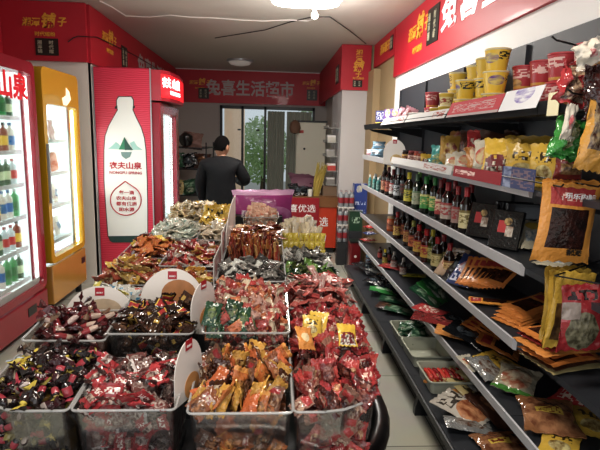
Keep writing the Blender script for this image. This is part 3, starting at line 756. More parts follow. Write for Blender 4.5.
C2 = pack('carton purple', '6a4a9a', [('e', .1, .6, .5, 1, 'e0a050', 'f0e0d0', 6), ('t', .3, .9, .1, .5, 'e8e0f0', None, 8)], .4, bump=0)
C3 = pack('pouch pink', 'd8a0b0', [('e', .15, .85, .2, .8, 'c02840', 'f0e8e8', 6)], .35)
carton(.11, .05, .15, C1, 'snack_carton', 'dark blue and yellow carton at the far end of the top shelf', (1.1, sy(381, z, 1.1), z), -.9)
carton(.12, .05, .15, C2, 'snack_carton', 'purple snack carton beside the dark blue one', (1.12, sy(389, z, 1.12), z), -.9, tilt=-.15)
carton(.12, .05, .14, C2, 'snack_carton', 'second purple carton leaning toward the pink pouches', (1.12, sy(396, z, 1.12), z), -.7, tilt=-.25)

# ----- generic bag placement -------------------------------------------------
_bagn = [0]
def bag(w, h, t, m, label, loc, rot, name='snack_bag', cat='bag', group=None, crumple=.7, parts=(), curl=0, crimp=.08):
    _bagn[0] += 1
    me = sachet(w, h, t, _bagn[0] * 1.71, crimp, crumple, 10, 12, curl).mesh(name, m, True, angle=70)
    o = link(me, name, None, loc, rot); tag(o, label, cat, group)
    return o
STD = PI / 2
def stand(px, shelf, X, w, h, t, m, label, rz=-.5, lean=.12, dz=0, roll=0, **kw):
    zz = SZ[shelf] + h / 2 + .003 + dz
    Y = sy(px, zz, X)
    return bag(w, h, t, m, label, (X, Y, zz), (STD - lean, roll, rz), **kw)
def lay(px, py, Z, w, h, t, m, label, rz=0, tilt=0, roll=0, up=None, **kw):
    p = hit(px, py, 'z', Z + t / 2)
    return bag(w, h, t, m, label, (p.x, p.y, Z + (up if up is not None else t / 2 + .006)), (tilt, roll, rz), **kw)
for i, px in enumerate((403, 409)):
    stand(px, 0, 1.12, .11, .13, .035, C3, 'pink and red pouch on the top shelf, %s' % ('next to the purple cartons' if i == 0 else 'next to the green bowl'), roll=.4)

# shelf 2 -----------------------------------------------------------------
z = SZ[1]
P_tis = pack('tissue pink', 'e8b8c4', [('r', 0, 1, .4, 1, 'f0d8dc')], .3); P_tib = pack('tissue blue', '9cc4dc', [('e', .2, .8, .3, .7, 'f0f0f4')], .3)
stand(371, 1, 1.08, .14, .07, .08, P_tis, 'pink tissue pack at the far end of the second shelf', name='tissue_pack', cat='tissue pack')
stand(377, 1, 1.1, .14, .08, .08, P_tib, 'light blue tissue pack on the second shelf behind the round card', name='tissue_pack', cat='tissue pack')
stand(379, 1, 1.12, .14, .07, .08, P_tib, 'light blue tissue pack lying on top of the other tissues', dz=.085, name='tissue_pack', cat='tissue pack')
def dome_card(w, h, loc, rot, label, food='c8a070', badge=True, pos=(.1, -.02)):
    t = thing('sign_card', label, 'sign card', loc, rot=rot)
    n = 20; pts = [(-w / 2, 0), (w / 2, 0)] + [(w / 2 * math.cos(a), h * .45 + h * .55 * math.sin(a)) for a in [PI * k / n for k in range(n + 1)]]
    MB().prism(pts, -.0015, .0015, axis='y').build('card', M_card, t)
    MB().box(-.018, .018, -.003, -.002, h * .84, h * .84 + .032).build('badge', mat('badge red', 'a01828', .4), t)
    text('湘潭铺子', .026, .007, M_white, t, (0, -.0032, h * .84 + .012), FACE_CAM, .01, depth=.0004)
    q = [(w * .27 * math.cos(a) + w * pos[0], h * .3 + h * .22 * math.sin(a) + pos[1]) for a in [2 * PI * k / 20 for k in range(20)]]
    m = pack('food ' + food, food, [], .5, bump=0)
    MB().prism(q, -.003, -.002, axis='y').build('food_picture', m if 0 else mat('food pic ' + food, food, .5, var=.35, vscale=22), t)
    return t
Y = sy(394, z, 1.0)
dome_card(.2, .2, (1.0, Y, z - .02), (0, 0, -.75), 'white round-topped card standing at the second shelf edge by the jars', 'd0b078')
def jar(lc, cc, lidc, h=.1, r=.032):
    b = MB().lathe([(r * .9, 0), (r, .006), (r, h * .8), (r * .8, h * .88), (r * .8, h * .9)], 16).mesh('jar_body', mat('jar ' + cc, cc, .12, coat=.5), True)
    l = MB().lathe([(r * 1.02, h * .15), (r * 1.02, h * .68)], 16).mesh('paper_label', pack('jl ' + lc, lc, [('t', 0, 1, .2, .8, '7a2a20', None, 9)], .4, bump=0), True)
    c = MB().lathe([(r * .86, h * .88), (r * .86, h), (.001, h)], 16).mesh('lid', mat('jlid ' + lidc, lidc, .35), True)
    return [('jar_body', b), ('paper_label', l), ('lid', c)]
for px, a, lb in [(400, ('c8a060', '5a2c18', '2a2018'), 'small brown jar half hidden by the round white card'), (406, ('d8a83c', '2a1812', '201818'), 'dark jar with a yellow label on the second shelf'), (412, ('c8a090', '5a2420', '8a2020'), 'jar with pale label and dark red lid on the second shelf'),
                  (418, ('d8b8a0', '8a4030', '8a2020'), 'reddish jar with dark red lid right of the other jars'), (422, ('c8a088', '7a3828', '3a2020'), 'jar with dark lid next to the yellow sachet')]:
    make_thing('sauce_jar', lb, 'jar', jar(*a), (1.07, sy(px, z + .05, 1.07), z), 1)
# ---- printed materials for bags
G = {}
G['gold'] = pack('bag gold', 'c89a28', [('e', .2, .8, .3, .8, '8a2018', 'e8c060', 5)])
G['goldred'] = pack('bag gold red', 'b87a30', [('e', .1, .7, .4, 1., 'c02828', 'e8d8b8', 4)])
G['yellow'] = pack('bag yellow', 'e2b81e', [('r', .08, .9, .05, .5, 'e8e0d0', '3a2a20', 9), ('t', .1, .9, .1, .6, '7a1c20', None, 9)])
G['yellow2'] = pack('bag yellow plain', 'dcb224', [('e', .2, .8, .15, .5, '7a5a1a', 'e0d090', 6), ('t', .2, .8, .55, .8, '3a2a10', None, 9)])
G['teal'] = pack('bag teal', '3a9a94', [('e', .2, .8, .2, .6, 'c8c070', '2a7a74', 6)])
G['white'] = pack('bag white red', 'dcd4c0', [('e', .1, .6, .3, .8, 'c84a3a', 'e0d0a0', 5), ('e', .6, .95, .1, .5, '5a8a3a')])
G['red'] = pack('bag red', 'c22a2c', [('t', .15, .85, .2, .8, 'f0d8c8', None, 9)], .22)
G['darkred'] = pack('bag dark red', '5a1820', [('e', .2, .8, .3, .7, 'c0a090', '401018', 6)], .22)
G['choc'] = pack('bag brown', '4a2a1c', [('e', .2, .8, .3, .8, 'a06a40', '2a1810', 6)])
G['green'] = pack('bag green', '2a8a3a', [('e', .3, .8, .2, .8, 'e8e8e0', '3a9a48', 5)])
G['dgreen'] = pack('bag dark green', '1c4a30', [('r', .2, .8, .5, .8, '90b090', '204a30', 6), ('e', .25, .75, .1, .45, 'b0b8a0', '30402c', 8)])
G['dark'] = pack('bag black', '1a1c20', [('e', .2, .8, .3, .8, '5a646c', '14161a', 6), ('t', .2, .8, .1, .3, 'b0b0b0', None, 9)], .2)
G['yg'] = pack('bag lime', 'b0a81c', [('r', .1, .9, .35, .65, '3a3c10', 'b0a81c', 8)])
G['jerky'] = pack('bag jerky', 'e29414', [('r', .12, .9, .74, .96, 'b02424'), ('r', .16, .86, .18, .7, '3c1810', '1c0c08', 7), ('t', .3, .85, .8, .9, 'f0c8b8', None, 13)], .25, var=.1)
G['jerkyO'] = pack('bag orange jerky', 'd07a18', [('r', .15, .85, .15, .6, '4a2412', '281208', 6), ('r', .15, .85, .68, .9, 'a02820')], .25, var=.15)
G['vac'] = pack('vacuum meat', '8a5a34', [('e', .0, 1, .0, 1., '6a3c22', 'a8744a', 5), ('r', .25, .75, .42, .62, 'd8b838'), ('t', .3, .7, .45, .6, '7a3018', None, 10)], .12, bump=.8, bscale=40)
G['vac2'] = pack('vacuum pale', 'b0a890', [('e', .1, .9, .1, .8, 'a85a3c', 'd0c0a0', 5), ('r', 0, 1, 0, .12, '4a8a34')], .12, bump=.8, bscale=40)
G['silver'] = pack('silver film', '9a9a98', [('e', .2, .9, .1, .8, '6a4a38', 'b8b4ac', 5)], .15, bump=.8, metal=.3)
G['paper'] = pack('bag pale yellow', 'c8b478', [('t', .2, .8, .3, .8, '4a3a20', None, 7)], .35)
G['orange'] = pack('bag orange', 'd88a2a', [('e', .2, .7, .3, .7, 'e8d0a0')], .3)
G['wings'] = pack('bag food photo', 'b8b0a4', [('e', .05, .95, .05, .6, '8a4420', 'c88a58', 5), ('t', .1, .9, .6, .9, '403830', None, 8)], .2)
G['redmeat'] = pack('bag red meat', '8c1e1e', [('e', .2, .8, .2, .8, 'c05048', '4a1010', 6)], .18)
G['blackred'] = pack('pack black red', '121214', [('r', .2, .5, .4, .75, 'b02028'), ('r', .5, .78, .3, .6, 'd8d0c4', '8a7060', 6), ('e', .4, .7, .62, .85, 'b89a60', '3a2a20', 7)], .2)
G['tray'] = pack('pack cream window', 'c8c0a8', [('r', .15, .85, .2, .55, 'f0ece0', '8a9aa4', 7), ('e', .2, .8, .6, .9, 'd0b040')], .2)
for a in [(428, 1.07, .1, .07, .04, 'yellow', 'small crumpled yellow sachet right of the jars', 0, .3), (440, 1.1, .14, .12, .06, 'teal', 'teal snack bag between the yellow sachet and the gold bags', -.6, .2), (436, 1.06, .1, .06, .04, 'teal', 'small teal sachet lying before the teal bag', 0, .9),
          (451, 1.14, .15, .17, .07, 'gold', 'crumpled gold bag with a red mark right of the teal bag', -.3, .15), (460, 1.2, .16, .2, .07, 'goldred', 'tall gold and red bag at the back of the second shelf', -.5, .2), (458, 1.06, .15, .09, .05, 'white', 'white and green sachet pile at the second shelf edge', -.3, .5),
          (468, 1.07, .15, .1, .05, 'white', 'white bag with orange print beside the crimson strip end', .3, .4), (472, 1.2, .16, .21, .07, 'choc', 'brown bag standing behind the white sachets', -.4, .15), (478, 1.08, .14, .12, .06, 'goldred', 'gold bag with orange red corner on the second shelf', .5, .3), (480, 1.22, .16, .22, .07, 'red', 'red cornered bag standing at the back behind the gold bags', -.3, .1),
          (488, 1.1, .15, .15, .06, 'white', 'white and orange bag just left of the yellow bags', -.4, .15), (500, 1.07, .16, .155, .07, 'yellow', 'bright yellow bag with a printed lower half, leftmost of the yellow three', -.5, .1), (497, 1.25, .2, .2, .07, 'choc', 'dark brown bag behind the leftmost yellow bag', -.4, .1),
          (512, 1.22, .16, .16, .07, 'darkred', 'dark maroon bag behind the gap between yellow bags', -.4, .1), (524, 1.1, .16, .14, .07, 'yellow2', 'yellow bag behind the flat red packet', -.4, .1), (531, 1.24, .24, .17, .07, 'yellow2', 'long yellow bag lying along the back of the second shelf', -.3, .1), (545, 1.08, .12, .14, .06, 'yellow2', 'narrow yellow bag, nearest of the yellow bags', -.5, .1)]:
    px, X, w, h, t_, m, lb, rz, ln = a
    stand(px, 1, X, w * 1.05, min(h * 1.22, .24), t_, G[m], lb, rz=rz - .3, lean=ln)
p = hit(528, 170, 'z', z + .02)
bag(.17, .17, .035, G['red'], 'shiny flat red packet lying over the second shelf edge', (p.x, p.y, z + .05), (.25, -.25, .3))
# shelf 3: bottles
def bot(cc, lc, kc, h=.25, r=.031, m=None, lo=.14, hi=.52, tcol='7a2a20', nr=.4, neck=.38):
    b = MB().lathe(bottle_mesh(h, r, neck, nr), 16).mesh('glass_body', mat('bottle glass ' + cc, cc, .1, coat=.6), True)
    l = MB().lathe([(r * 1.02, h * lo), (r * 1.02, h * hi)], 16).mesh('paper_label', pack('bl %s %s' % (lc, tcol), lc, [('t', 0, 1, .25, .75, tcol, None, 11), ('r', 0, 1, .85, 1, tcol)], .4, bump=0, var=.05), True)
    c = MB().lathe([(r * nr * 1.15, h * .8), (r * nr * 1.2, h * .985), (r * nr, h), (.001, h)], 12).mesh('cap', mat('bcap ' + kc, kc, .35), True)
    return [('glass_body', b), ('paper_label', l), ('cap', c)]
z = SZ[2]
TE = bot('4f8a86', '8ab8b0', 'd8dcd8', .13, .018, tcol='3a706a')
for k, (px, X) in enumerate([(370, 1.04), (374, 1.04), (378, 1.04), (372, 1.12), (376, 1.12), (380, 1.12)]):
    make_thing('small_bottle', 'small teal bottle in the cluster at the far end of the third shelf', 'bottle', TE, (X, sy(px, z + .06, X), z), 0, 'small teal bottles')
B3 = [(384.5, 1.06, bot('1c0f0a', 'c89068', '1c1414', .24), 'dark sauce bottle with a tan label next to the teal bottles'),
      (388.5, 1.06, bot('1c0f0a', 'b85a3a', '5a1818', .25), 'dark sauce bottle with an orange red label beside the tan labelled one'),
      (393, 1.06, bot('20100a', 'd8d4d0', '6a1818', .24, tcol='a02830'), 'bottle with white and red label between dark sauce bottles'),
      (397.5, 1.06, bot('0f0f10', 'c8ccd0', 'c0c8cc', .26, tcol='202428'), 'black bottle with a silver label and pale cap'),
      (403, 1.1, bot('140c0a', '3a2a20', '181414', .26), 'nearly black sauce bottle left of the yellow labelled bottle'),
      (408.5, 1.05, bot('2a2410', 'd8c820', 'c8b820', .25, .034, tcol='5a5a10'), 'bottle with bright yellow label and yellow cap'),
      (416.5, 1.06, bot('1c2a1c', 'b8b89c', '5a7a5a', .25, tcol='70906a'), 'bottle with a pale sage label and green neck'),
      (425.5, 1.06, bot('10180e', '3c9a3c', '2a7a34', .25, .036, tcol='d8d080'), 'large bottle with green and cream label'),
      (434, 1.08, bot('10180e', '3c9a3c', '2a7a34', .25, .03, tcol='d8d080'), 'slimmer green labelled bottle right of the large green one'),
      (440, 1.07, bot('1c0c0a', 'a82c28', '7a1c1c', .25, .03, tcol='e0c0a0'), 'dark bottle with a red label next to the green bottles'),
      (447, 1.05, bot('1c0c0a', 'b8a89c', '8a1c20', .25, .036, tcol='a02828'), 'wide dark bottle with red and white label and red cap'),
      (454, 1.14, bot('1c0c0a', '9a2c28', '8a1c20', .25, .03, tcol='d8c0b0'), 'red labelled bottle in the back row left of the cream labelled one'),
      (457, 1.06, bot('1c0c0a', 'a08078', '8a1c20', .24, .03, tcol='9a2828'), 'bottle with red and white stripes just left of the cream labelled one'),
      (465.5, 1.04, bot('140a08', 'd8cc98', '8a1c20', .25, .033, tcol='7a6a30'), 'dark bottle with a cream label and red cap beside the black trays'),
      (470, 1.15, bot('140a08', '3a1c18', '8a1c20', .25, .03), 'dark bottle with a red cap rising behind the black trays'),
      (385, 1.16, bot('1c0f0a', 'a07048', '1c1414', .25), 'dark bottle in the back row near the teal bottles'),
      (399, 1.16, bot('1c0f0a', 'a85a3a', '7a1818', .25), 'dark bottle in the back row behind the silver labelled one'),
      (419, 1.16, bot('14200f', '6a9a5a', '7ab050', .26), 'green necked bottle in the back row behind the sage labelled one'),
      (429, 1.17, bot('14200f', '6a9a5a', '4a8a50', .26), 'green necked bottle in the back row behind the green labelled pair'),
      (443, 1.17, bot('1c0c0a', '8a2c28', 'a02424', .26), 'red capped bottle in the back row behind the wide red labelled bottle')]
for px, X, me, lb in B3:
    make_thing('sauce_bottle', lb, 'bottle', me, (X, sy(px, z + .1, X), z), rnd.random() * 6)
def black_tray(px, X, lb, sh=2):
    zz = SZ[sh]; Y = sy(px, zz + .08, X)
    t = thing('meat_tray', lb, 'food tray', (X, Y, zz + .004), rot=(-.32, .0, -.8))
    MB().prism(rrect(-.07, .07, -.014, .014, .008), 0, .18).build('tray', mat('black tray', '0e0e10', .22, coat=.4), t, bevel=.004)
    MB().add([(-.06, -.0155, .01), (.06, -.0155, .01), (.06, -.0155, .17), (-.06, -.0155, .17), (-.06, -.0145, .01), (.06, -.0145, .01), (.06, -.0145, .17), (-.06, -.0145, .17)], [(0, 1, 2, 3), (7, 6, 5, 4)], [[(0, 0), (1, 0), (1, 1), (0, 1)], [(0, 0)] * 4]).build('printed_sleeve', G['blackred'], t)
    return t
black_tray(480, 1.07, 'black meat tray with a red and white print beside the cream labelled bottle')
black_tray(504, 1.07, 'second black meat tray, nearer the silver shelf end')
for px, X, lb in [(513, 1.24, 'plain black tray behind the printed trays'), (524, 1.26, 'plain black tray deepest in the third shelf near the hanging bags')]:
    zz = SZ[2]; Y = sy(px, zz + .08, X); t = thing('meat_tray', lb, 'food tray', (X, Y, zz + .002), rot=(-.1, 0, -.3))
    MB().prism(rrect(-.09, .09, -.014, .014, .008), 0, .19).build('tray', MATS['black tray'], t, bevel=.004)
lay(533, 246, SZ[2], .13, .2, .03, G['tray'], 'cream windowed pack leaning behind the hanging jerky bags', rz=-.3, tilt=.55, up=.07)
lay(557, 262, SZ[2], .13, .18, .03, G['tray'], 'cream windowed pack lying under the hanging jerky bags', rz=-.9, tilt=.1)

# hanging bags on hooks at the near bay
M_hook = mat('hook wire', '18181a', .35, metal=.5)
def hook(px, py, X0, X1, Y, lb):
    p = hit(px, py, 'y', Y)
    o = MB().tube([(1.36, Y, p.z + .01), (X1, Y, p.z), (X0, Y, p.z), (X0 - .015, Y, p.z + .012)], .003, 6).build('peg_hook', M_hook, smooth=True)
    tag(o, lb, 'hook'); return p.z
# big yellow jerky bags, faces to the camera
for k, (dx, dy) in enumerate([(0, 0), (.02, .035), (.045, .07), (.06, .1)]):
    a = hit(539, 184, 'y', 1.55); b = hit(592, 262, 'y', 1.55); w = (b.x - a.x); h = a.z - b.z
    cx_ = (a.x + b.x) / 2
    lbl = ['yellow jerky bag with red header hanging front in the pair of hooks', 'jerky bag hanging directly behind the front yellow one', 'third jerky bag back on the hooks', 'rearmost jerky bag on the hooks'][k]
    o = bag(w, h, .03, G['jerky'] , lbl, (cx_ + dx, 1.55 + dy, (a.z + b.z) / 2 + .003 * k), (STD, R_(4 - k), .06), name='jerky_bag', cat='jerky bag', crumple=.35, group='jerky bags on the third shelf hooks', crimp=.05)
    if k == 0:
        text('乐乐内脯', w * .5, h * .07, M_white, o, (w * .12, h * .36, .012), (0, 0, 0), .012, depth=.0015)
        text('香辣味', w * .26, h * .09, mat('print black', '1a1208', .5), o, (w * .18, -h * .36, .012), (0, 0, 0), .03, depth=.0015)
for px, lb in ((552, 'black peg hook holding the left corner of the jerky bags'), (588, 'black peg hook holding the right corner of the jerky bags')):
    p = hit(px, 189, 'y', 1.55)
    tag(MB().tube([(p.x, 1.9, p.z + .015), (p.x, 1.5, p.z + .012), (p.x, 1.49, p.z + .02)], .003, 6).build('peg_hook', M_hook, smooth=True), lb, 'hook')
# olive packs hanging lower
G['yhead'] = pack('bag mustard header', 'c8a020', [('r', .1, .9, .1, .6, '3a2414', '6a4a20', 6)])
G['olive'] = pack('bag olives', 'a00c18', [('e', .1, .8, .02, .62, '4a4430', '8a8468', 9), ('r', .0, .35, .5, .75, '9a8a80'), ('t', .1, .7, .78, .92, '2a1010', None, 11)], .15, bump=.7, bscale=40)
for k in range(3):
    a = hit(557, 276, 'y', 1.5); 
    bag(.15, .26, .03, G['yhead'], 'mustard yellow packet hanging behind the red olive bag', (a.x + .075 + k * .012, 1.53 + k * .04, a.z - .125), (STD, R_(2 - k * 2), .05), name='snack_bag', group='mustard packets on the lower hook')
a = hit(562, 284, 'y', 1.45); b = hit(604, 350, 'y', 1.45)
bag(b.x - a.x, a.z - b.z, .04, G['olive'], 'red bag of dark olives hanging at the right edge of the picture', ((a.x + b.x) / 2, 1.45, (a.z + b.z) / 2), (STD, R_(-2), .05), name='olive_bag', cat='bag')
p = hit(556, 279, 'y', 1.46)
tag(MB().tube([(1.35, 1.75, p.z + .03), (p.x + .02, 1.5, p.z + .0), (p.x + .14, 1.44, p.z - .01)], .003, 6).build('peg_hook', M_hook, smooth=True), 'black peg hook holding the olive and mustard packets', 'hook')
# upper near hanging packs
G['redbean'] = pack('bag red twisted', 'b01c24', [('r', .15, .85, .1, .9, '4a201c', 'c0a080', 9)], .18, bump=.8)
G['whitebadge'] = pack('bag white badge', 'ddd4c4', [('e', .3, .7, .3, .7, 'b83038', 'e0d0c8', 4)], .2)
G['meatbrown'] = pack('bag brown meat', '3a1612', [('e', .1, .9, .1, .9, '501c14', '281010', 6)], .15, bump=.8)
G['greenhang'] = pack('bag green hang', '2f8a30', [('e', .25, .6, .2, 1.1, 'a8a070', '3a5a28', 6), ('r', 0, 1, 0, .1, '1c6a24')], .18, bump=.7)
G['brownbowl'] = pack('bag chestnut', '6a1c18', [('r', .1, .9, .2, .6, '4a3018', '8a6a40', 8), ('t', .1, .9, .65, .9, 'd8b8a0', None, 9)], .2)
G['yelhang'] = pack('bag yellow hang', 'd89a20', [('r', .15, .6, .3, .95, '4a2a1c', 'a89068', 10), ('e', .5, .9, .3, .7, '3a1410')], .18)
def hang(x0, y0, x1, y1, Y, m, lb, t_=.035, roll=0, crumple=1., name='snack_bag', group=None):
    a = hit(x0, y0, 'y', Y); b = hit(x1, y1, 'y', Y)
    return bag(b.x - a.x, a.z - b.z, t_, G[m], lb, ((a.x + b.x) / 2, Y, (a.z + b.z) / 2), (STD, R_(roll), .1), crumple=crumple, name=name, group=group)
hang(560, 62, 592, 106, 1.5, 'redbean', 'twisted red packet of dark beans hanging before the red cups', .05, 14, 1.5)
hang(575, 40, 604, 66, 1.42, 'whitebadge', 'white packet with a red badge hanging at the upper right corner', .04, -25, 1.4)
hang(585, 64, 612, 118, 1.4, 'meatbrown', 'dark brown meat packet hanging at the right edge beside the red packet', .05, -8, 1.4)
hang(584, 72, 606, 104, 1.46, 'redbean', 'red packet hanging behind the dark brown meat packet', .05, -15, 1.4)
hang(553, 118, 582, 160, 1.5, 'greenhang', 'green bag with a pale centre hanging over the second shelf end', .05, 12, 1.4)
hang(565, 104, 573, 140, 1.46, 'whitebadge', 'narrow pale strip packet hanging above the green bag', .02, 6, .8)
hang(555, 152, 582, 180, 1.6, 'brownbowl', 'maroon chestnut bag standing under the green hanging bag', .06, 0, .5)
hang(585, 100, 612, 172, 1.38, 'yelhang', 'large yellow edged packet hanging along the right edge', .04, 10, 1.)
for yy, px, py, lb in ((1.5, 572, 44, 'black peg hook over the near red noodle cups'), (1.45, 588, 96, 'black peg hook holding the yellow edged packet')):
    p = hit(px, py, 'y', yy)
    tag(MB().tube([(1.37, yy + .4, p.z + .02), (p.x, yy, p.z), (p.x - .06, yy - .02, p.z + .005), (p.x - .075, yy - .02, p.z + .015)], .003, 6).build('peg_hook', M_hook, smooth=True), lb, 'hook')

# shelf 4
z = SZ[3]
B4 = [(391, 1.08, jar('c8703a', 'a84a20', 'b8a080', .13, .035), 'orange labelled can at the far end of the fourth shelf'),
      (397, 1.05, bot('3a1c10', 'd8b450', '8a1c1c', .22, .03), 'bottle with a yellow label and dark red cap, farthest on the fourth shelf'),
      (402.5, 1.1, bot('1c0f0a', 'c87838', '3a1a14', .24), 'dark bottle with an orange label right of the yellow labelled bottle'),
      (407.5, 1.06, bot('1c0f0a', 'b88a40', '201410', .24), 'dark bottle with an ochre label, second shelf bay of sauces'),
      (413, 1.06, bot('1a140a', 'c86a2c', '8a8a30', .22, .032), 'bottle with orange label and olive green cap'),
      (418.5, 1.05, bot('3a100c', 'c8a030', '9a1c1c', .22, .035, tcol='a02020'), 'chilli sauce bottle with red cap and gold label, farther of two'),
      (426, 1.05, bot('3a100c', 'c8a030', '9a1c1c', .22, .035, tcol='a02020'), 'chilli sauce bottle with red cap and gold label, nearer of two'),
      (432, 1.08, bot('28300f', 'c8c07c', 'c8b82c', .22, .03, tcol='5a5a20'), 'bottle with pale green label and yellow cap'),
      (437, 1.05, bot('140a08', 'd8c888', '8a1c20', .21, .034, tcol='8a7a40'), 'dark bottle with a cream label, middle of the near group'),
      (443, 1.1, bot('140a08', 'd8c888', '8a1c20', .22, .032, tcol='8a7a40'), 'dark bottle with a cream label and tall red cap in the near group'),
      (449, 1.06, bot('140a08', 'd8b878', '8a1c20', .21, .032, tcol='8a5a30'), 'nearest dark bottle with a cream label beside the leaning bags'),
      (410, 1.17, bot('1c0f0a', 'b88a40', '201410', .25), 'dark bottle in the back row behind the ochre label'), (421, 1.17, bot('28300f', '8a9a50', '6a7a2c', .25), 'green capped bottle in the back row of the fourth shelf'), (436, 1.18, bot('140a08', 'a88858', '8a1c20', .24), 'red capped bottle in the back row of the fourth shelf')]
for px, X, me, lb in B4:
    make_thing('sauce_bottle' if 'can' not in lb else 'sauce_can', lb, 'bottle' if 'can' not in lb else 'can', me, (X, sy(px, z + .1, X), z), rnd.random() * 6)
G['snackbrown'] = pack('bag brown white', 'a89078', [('e', .1, .9, .2, .75, '9a4a24', 'e0d0bc', 5), ('t', .2, .8, .75, .95, 'f0e8e0', None, 8)], .2)
G['blueoval'] = pack('bag blue oval', '2a3a6a', [('e', .15, .85, .35, .8, 'c8c8d4', 'a03038', 5), ('t', .1, .9, .1, .3, 'd0d0e0', None, 8)], .2)
def lean4(px, py, Y0, w, h, t_, m, lb, rz, tilt, **kw):
    p = hit(px, py, 'x', Y0)
    return bag(w, h, t_, G[m], lb, p, (tilt, 0, rz), **kw)
lean4(452, 262, 1.08, .15, .2, .03, 'snackbrown', 'brown and white snack bag leaning at the fourth shelf edge beside the bottles', -.9, .8)
lean4(460, 268, 1.1, .15, .2, .03, 'dark', 'black backed bag tucked behind the brown and white snack bag', -.9, .75)
lean4(466, 270, 1.11, .14, .22, .03, 'blueoval', 'blue bag with a white oval leaning before the orange fan', -.9, .7)
for k in range(7):
    lean4(474 + k * 5, 272 + k * .2, 1.11 + .016 * k, .14, .19, .015, 'jerkyO', 'orange jerky packet in the fan leaning on the fourth shelf', -.85 - k * .05, .75 - k * .03, name='jerky_packet', cat='packet', group='fan of orange jerky packets', crumple=.4, crimp=.05)
lay(492, 303, SZ[3], .1, .22, .02, G['jerky'], 'single flat yellow packet lying before the stack of orange packets', rz=1.2, tilt=0)
for k in range(5):
    lay(522 + k * 2.5, 319 - k * 1.2, SZ[3], .15, .24, .015, G['jerkyO'], 'orange jerky packet in the flat stack near the end of the fourth shelf', rz=-1.1 - k * .05, up=.012 + k * .012, tilt=.05 + .03 * k, roll=.04, name='jerky_packet', cat='packet', group='flat stack of orange jerky packets', crumple=.5, crimp=.05)
# near overhanging stack at px 520-600, y 340-365
for k in range(7):
    m = ['paper', 'choc', 'jerkyO', 'jerkyO', 'orange', 'redmeat', 'jerkyO'][k]
    c_ = ['pale', 'brown', 'orange', 'second orange', 'light orange', 'red', 'topmost orange'][k]
    o = bag(.17, .24, .014, G[m], '%s flat packet in the stack under the hanging olive bag' % c_, (1.07 + rnd.uniform(-.02, .02), 1.68 + rnd.uniform(-.02, .02), SZ[3] + .012 + k * .015), (0, .03, -1.25 + rnd.uniform(-.15, .15)), crumple=.5)

# shelf 5
z = SZ[4]
for k in range(3):
    lay(368 + k * 1.5, 240 - k * 3.5, z, .16, .12, .035, G['red'] if k != 1 else G['blueoval'], '%s pack in the small pile at the far end of the fifth shelf' % ('lowest red', 'blue and white', 'topmost red')[k], rz=.3, up=.02 + k * .036)
B5 = [(380, 1.06, bot('3a0c0a', 'b03030', '201010', .12, .022), 'small dark bottle with red label at the far end of the fifth shelf'), (385, 1.06, bot('1c2a10', 'a8a830', 'c8b82c', .14, .024), 'small bottle with yellow green label'), (389, 1.12, bot('1c1410', '8a3a28', '201010', .14, .024), 'small dark bottle behind the yellow green one'),
      (394, 1.1, bot('3c3430', 'b8b0a8', 'b8b0a8', .16, .028), 'squat bottle with a grey white label, farther of the pair'), (403, 1.12, bot('3c3430', 'b8b0a8', 'b8b0a8', .16, .028), 'squat bottle with a grey white label, nearer of the pair')]
for px, X, me, lb in B5: make_thing('sauce_bottle', lb, 'bottle', me, (X, sy(px, z + .06, X), z), rnd.random() * 6)
for a in [(392, 267, .15, .2, .025, 'redmeat', 'dark red flat bag lying behind the lime packet', .9, 0), (400, 266, .14, .18, .02, 'silver', 'silver backed flat bag beside the dark red one', 1.2, 0), (414, 276, .1, .17, .02, 'yg', 'lime yellow packet alone on the empty part of the fifth shelf', 1.35, 0),
          (425, 303, .12, .2, .03, 'dgreen', 'first green and white bag in the leaning group on the fifth shelf', .9, .5), (431, 300, .12, .2, .03, 'green', 'second green and white bag in the leaning group on the fifth shelf', .8, .6), (436, 298, .12, .2, .03, 'dgreen', 'third dark green bag in the leaning group on the fifth shelf', .7, .7),
          (432, 319, .14, .22, .025, 'redmeat', 'farther flat red meat packet below the green group', 1.1, 0), (444, 323, .15, .22, .03, 'redmeat', 'nearer flat red meat packet by the orange bags', 1.0, .05), (456, 322, .12, .16, .03, 'dark', 'black packet behind the red meat packets', .6, .1),
          (455, 336, .14, .2, .03, 'orange', 'light orange bag under the black mushroom bag', 1.1, .1), (468, 340, .17, .22, .04, 'dark', 'shiny black mushroom bag on top of the orange bags', .8, .25),
          (470, 366, .08, .12, .015, 'white', 'small white and orange card packet at the fifth shelf edge', .3, .2), (498, 352, .14, .2, .03, 'jerkyO', 'orange packet at the back of the fifth shelf behind the silver one', 1.0, .3), (430, 312, .13, .18, .02, 'red', 'bright red packet at the far end of the red meat packets', .8, .1), (486, 372, .12, .17, .03, 'silver', 'silver film packet at the fifth shelf edge', .2, .2), (500, 366, .14, .2, .03, 'yellow2', 'yellow and brown film packet behind the silver one', .5, .1),
          (516, 385, .16, .17, .05, 'vac2', 'clear meat bag with green lower edge on the fifth shelf', -.7, .25), (548, 420, .19, .2, .05, 'vac', 'large clear bag of brown meat with a yellow label', -.3, .15), (575, 400, .14, .2, .04, 'red', 'bright red packet at the right edge of the fifth shelf', -.9, .1),
          (585, 392, .14, .2, .04, 'silver', 'silver film packet leaning over the red one at the right edge', -.5, .2), (590, 425, .13, .18, .03, 'yellow2', 'yellow packet at the lower right corner', -.4, .1), (560, 445, .12, .16, .02, 'yellow2', 'yellow edged packet before the large clear meat bag', -.6, 0)]:
    px, py, w, h, t_, m, lb, rz, tl = a
    lay(px, py, z, w * 1.14, h * 1.1, t_, G[m], lb, rz=rz, tilt=tl, up=t_ / 2 + .006 + math.sin(tl) * h * .45)
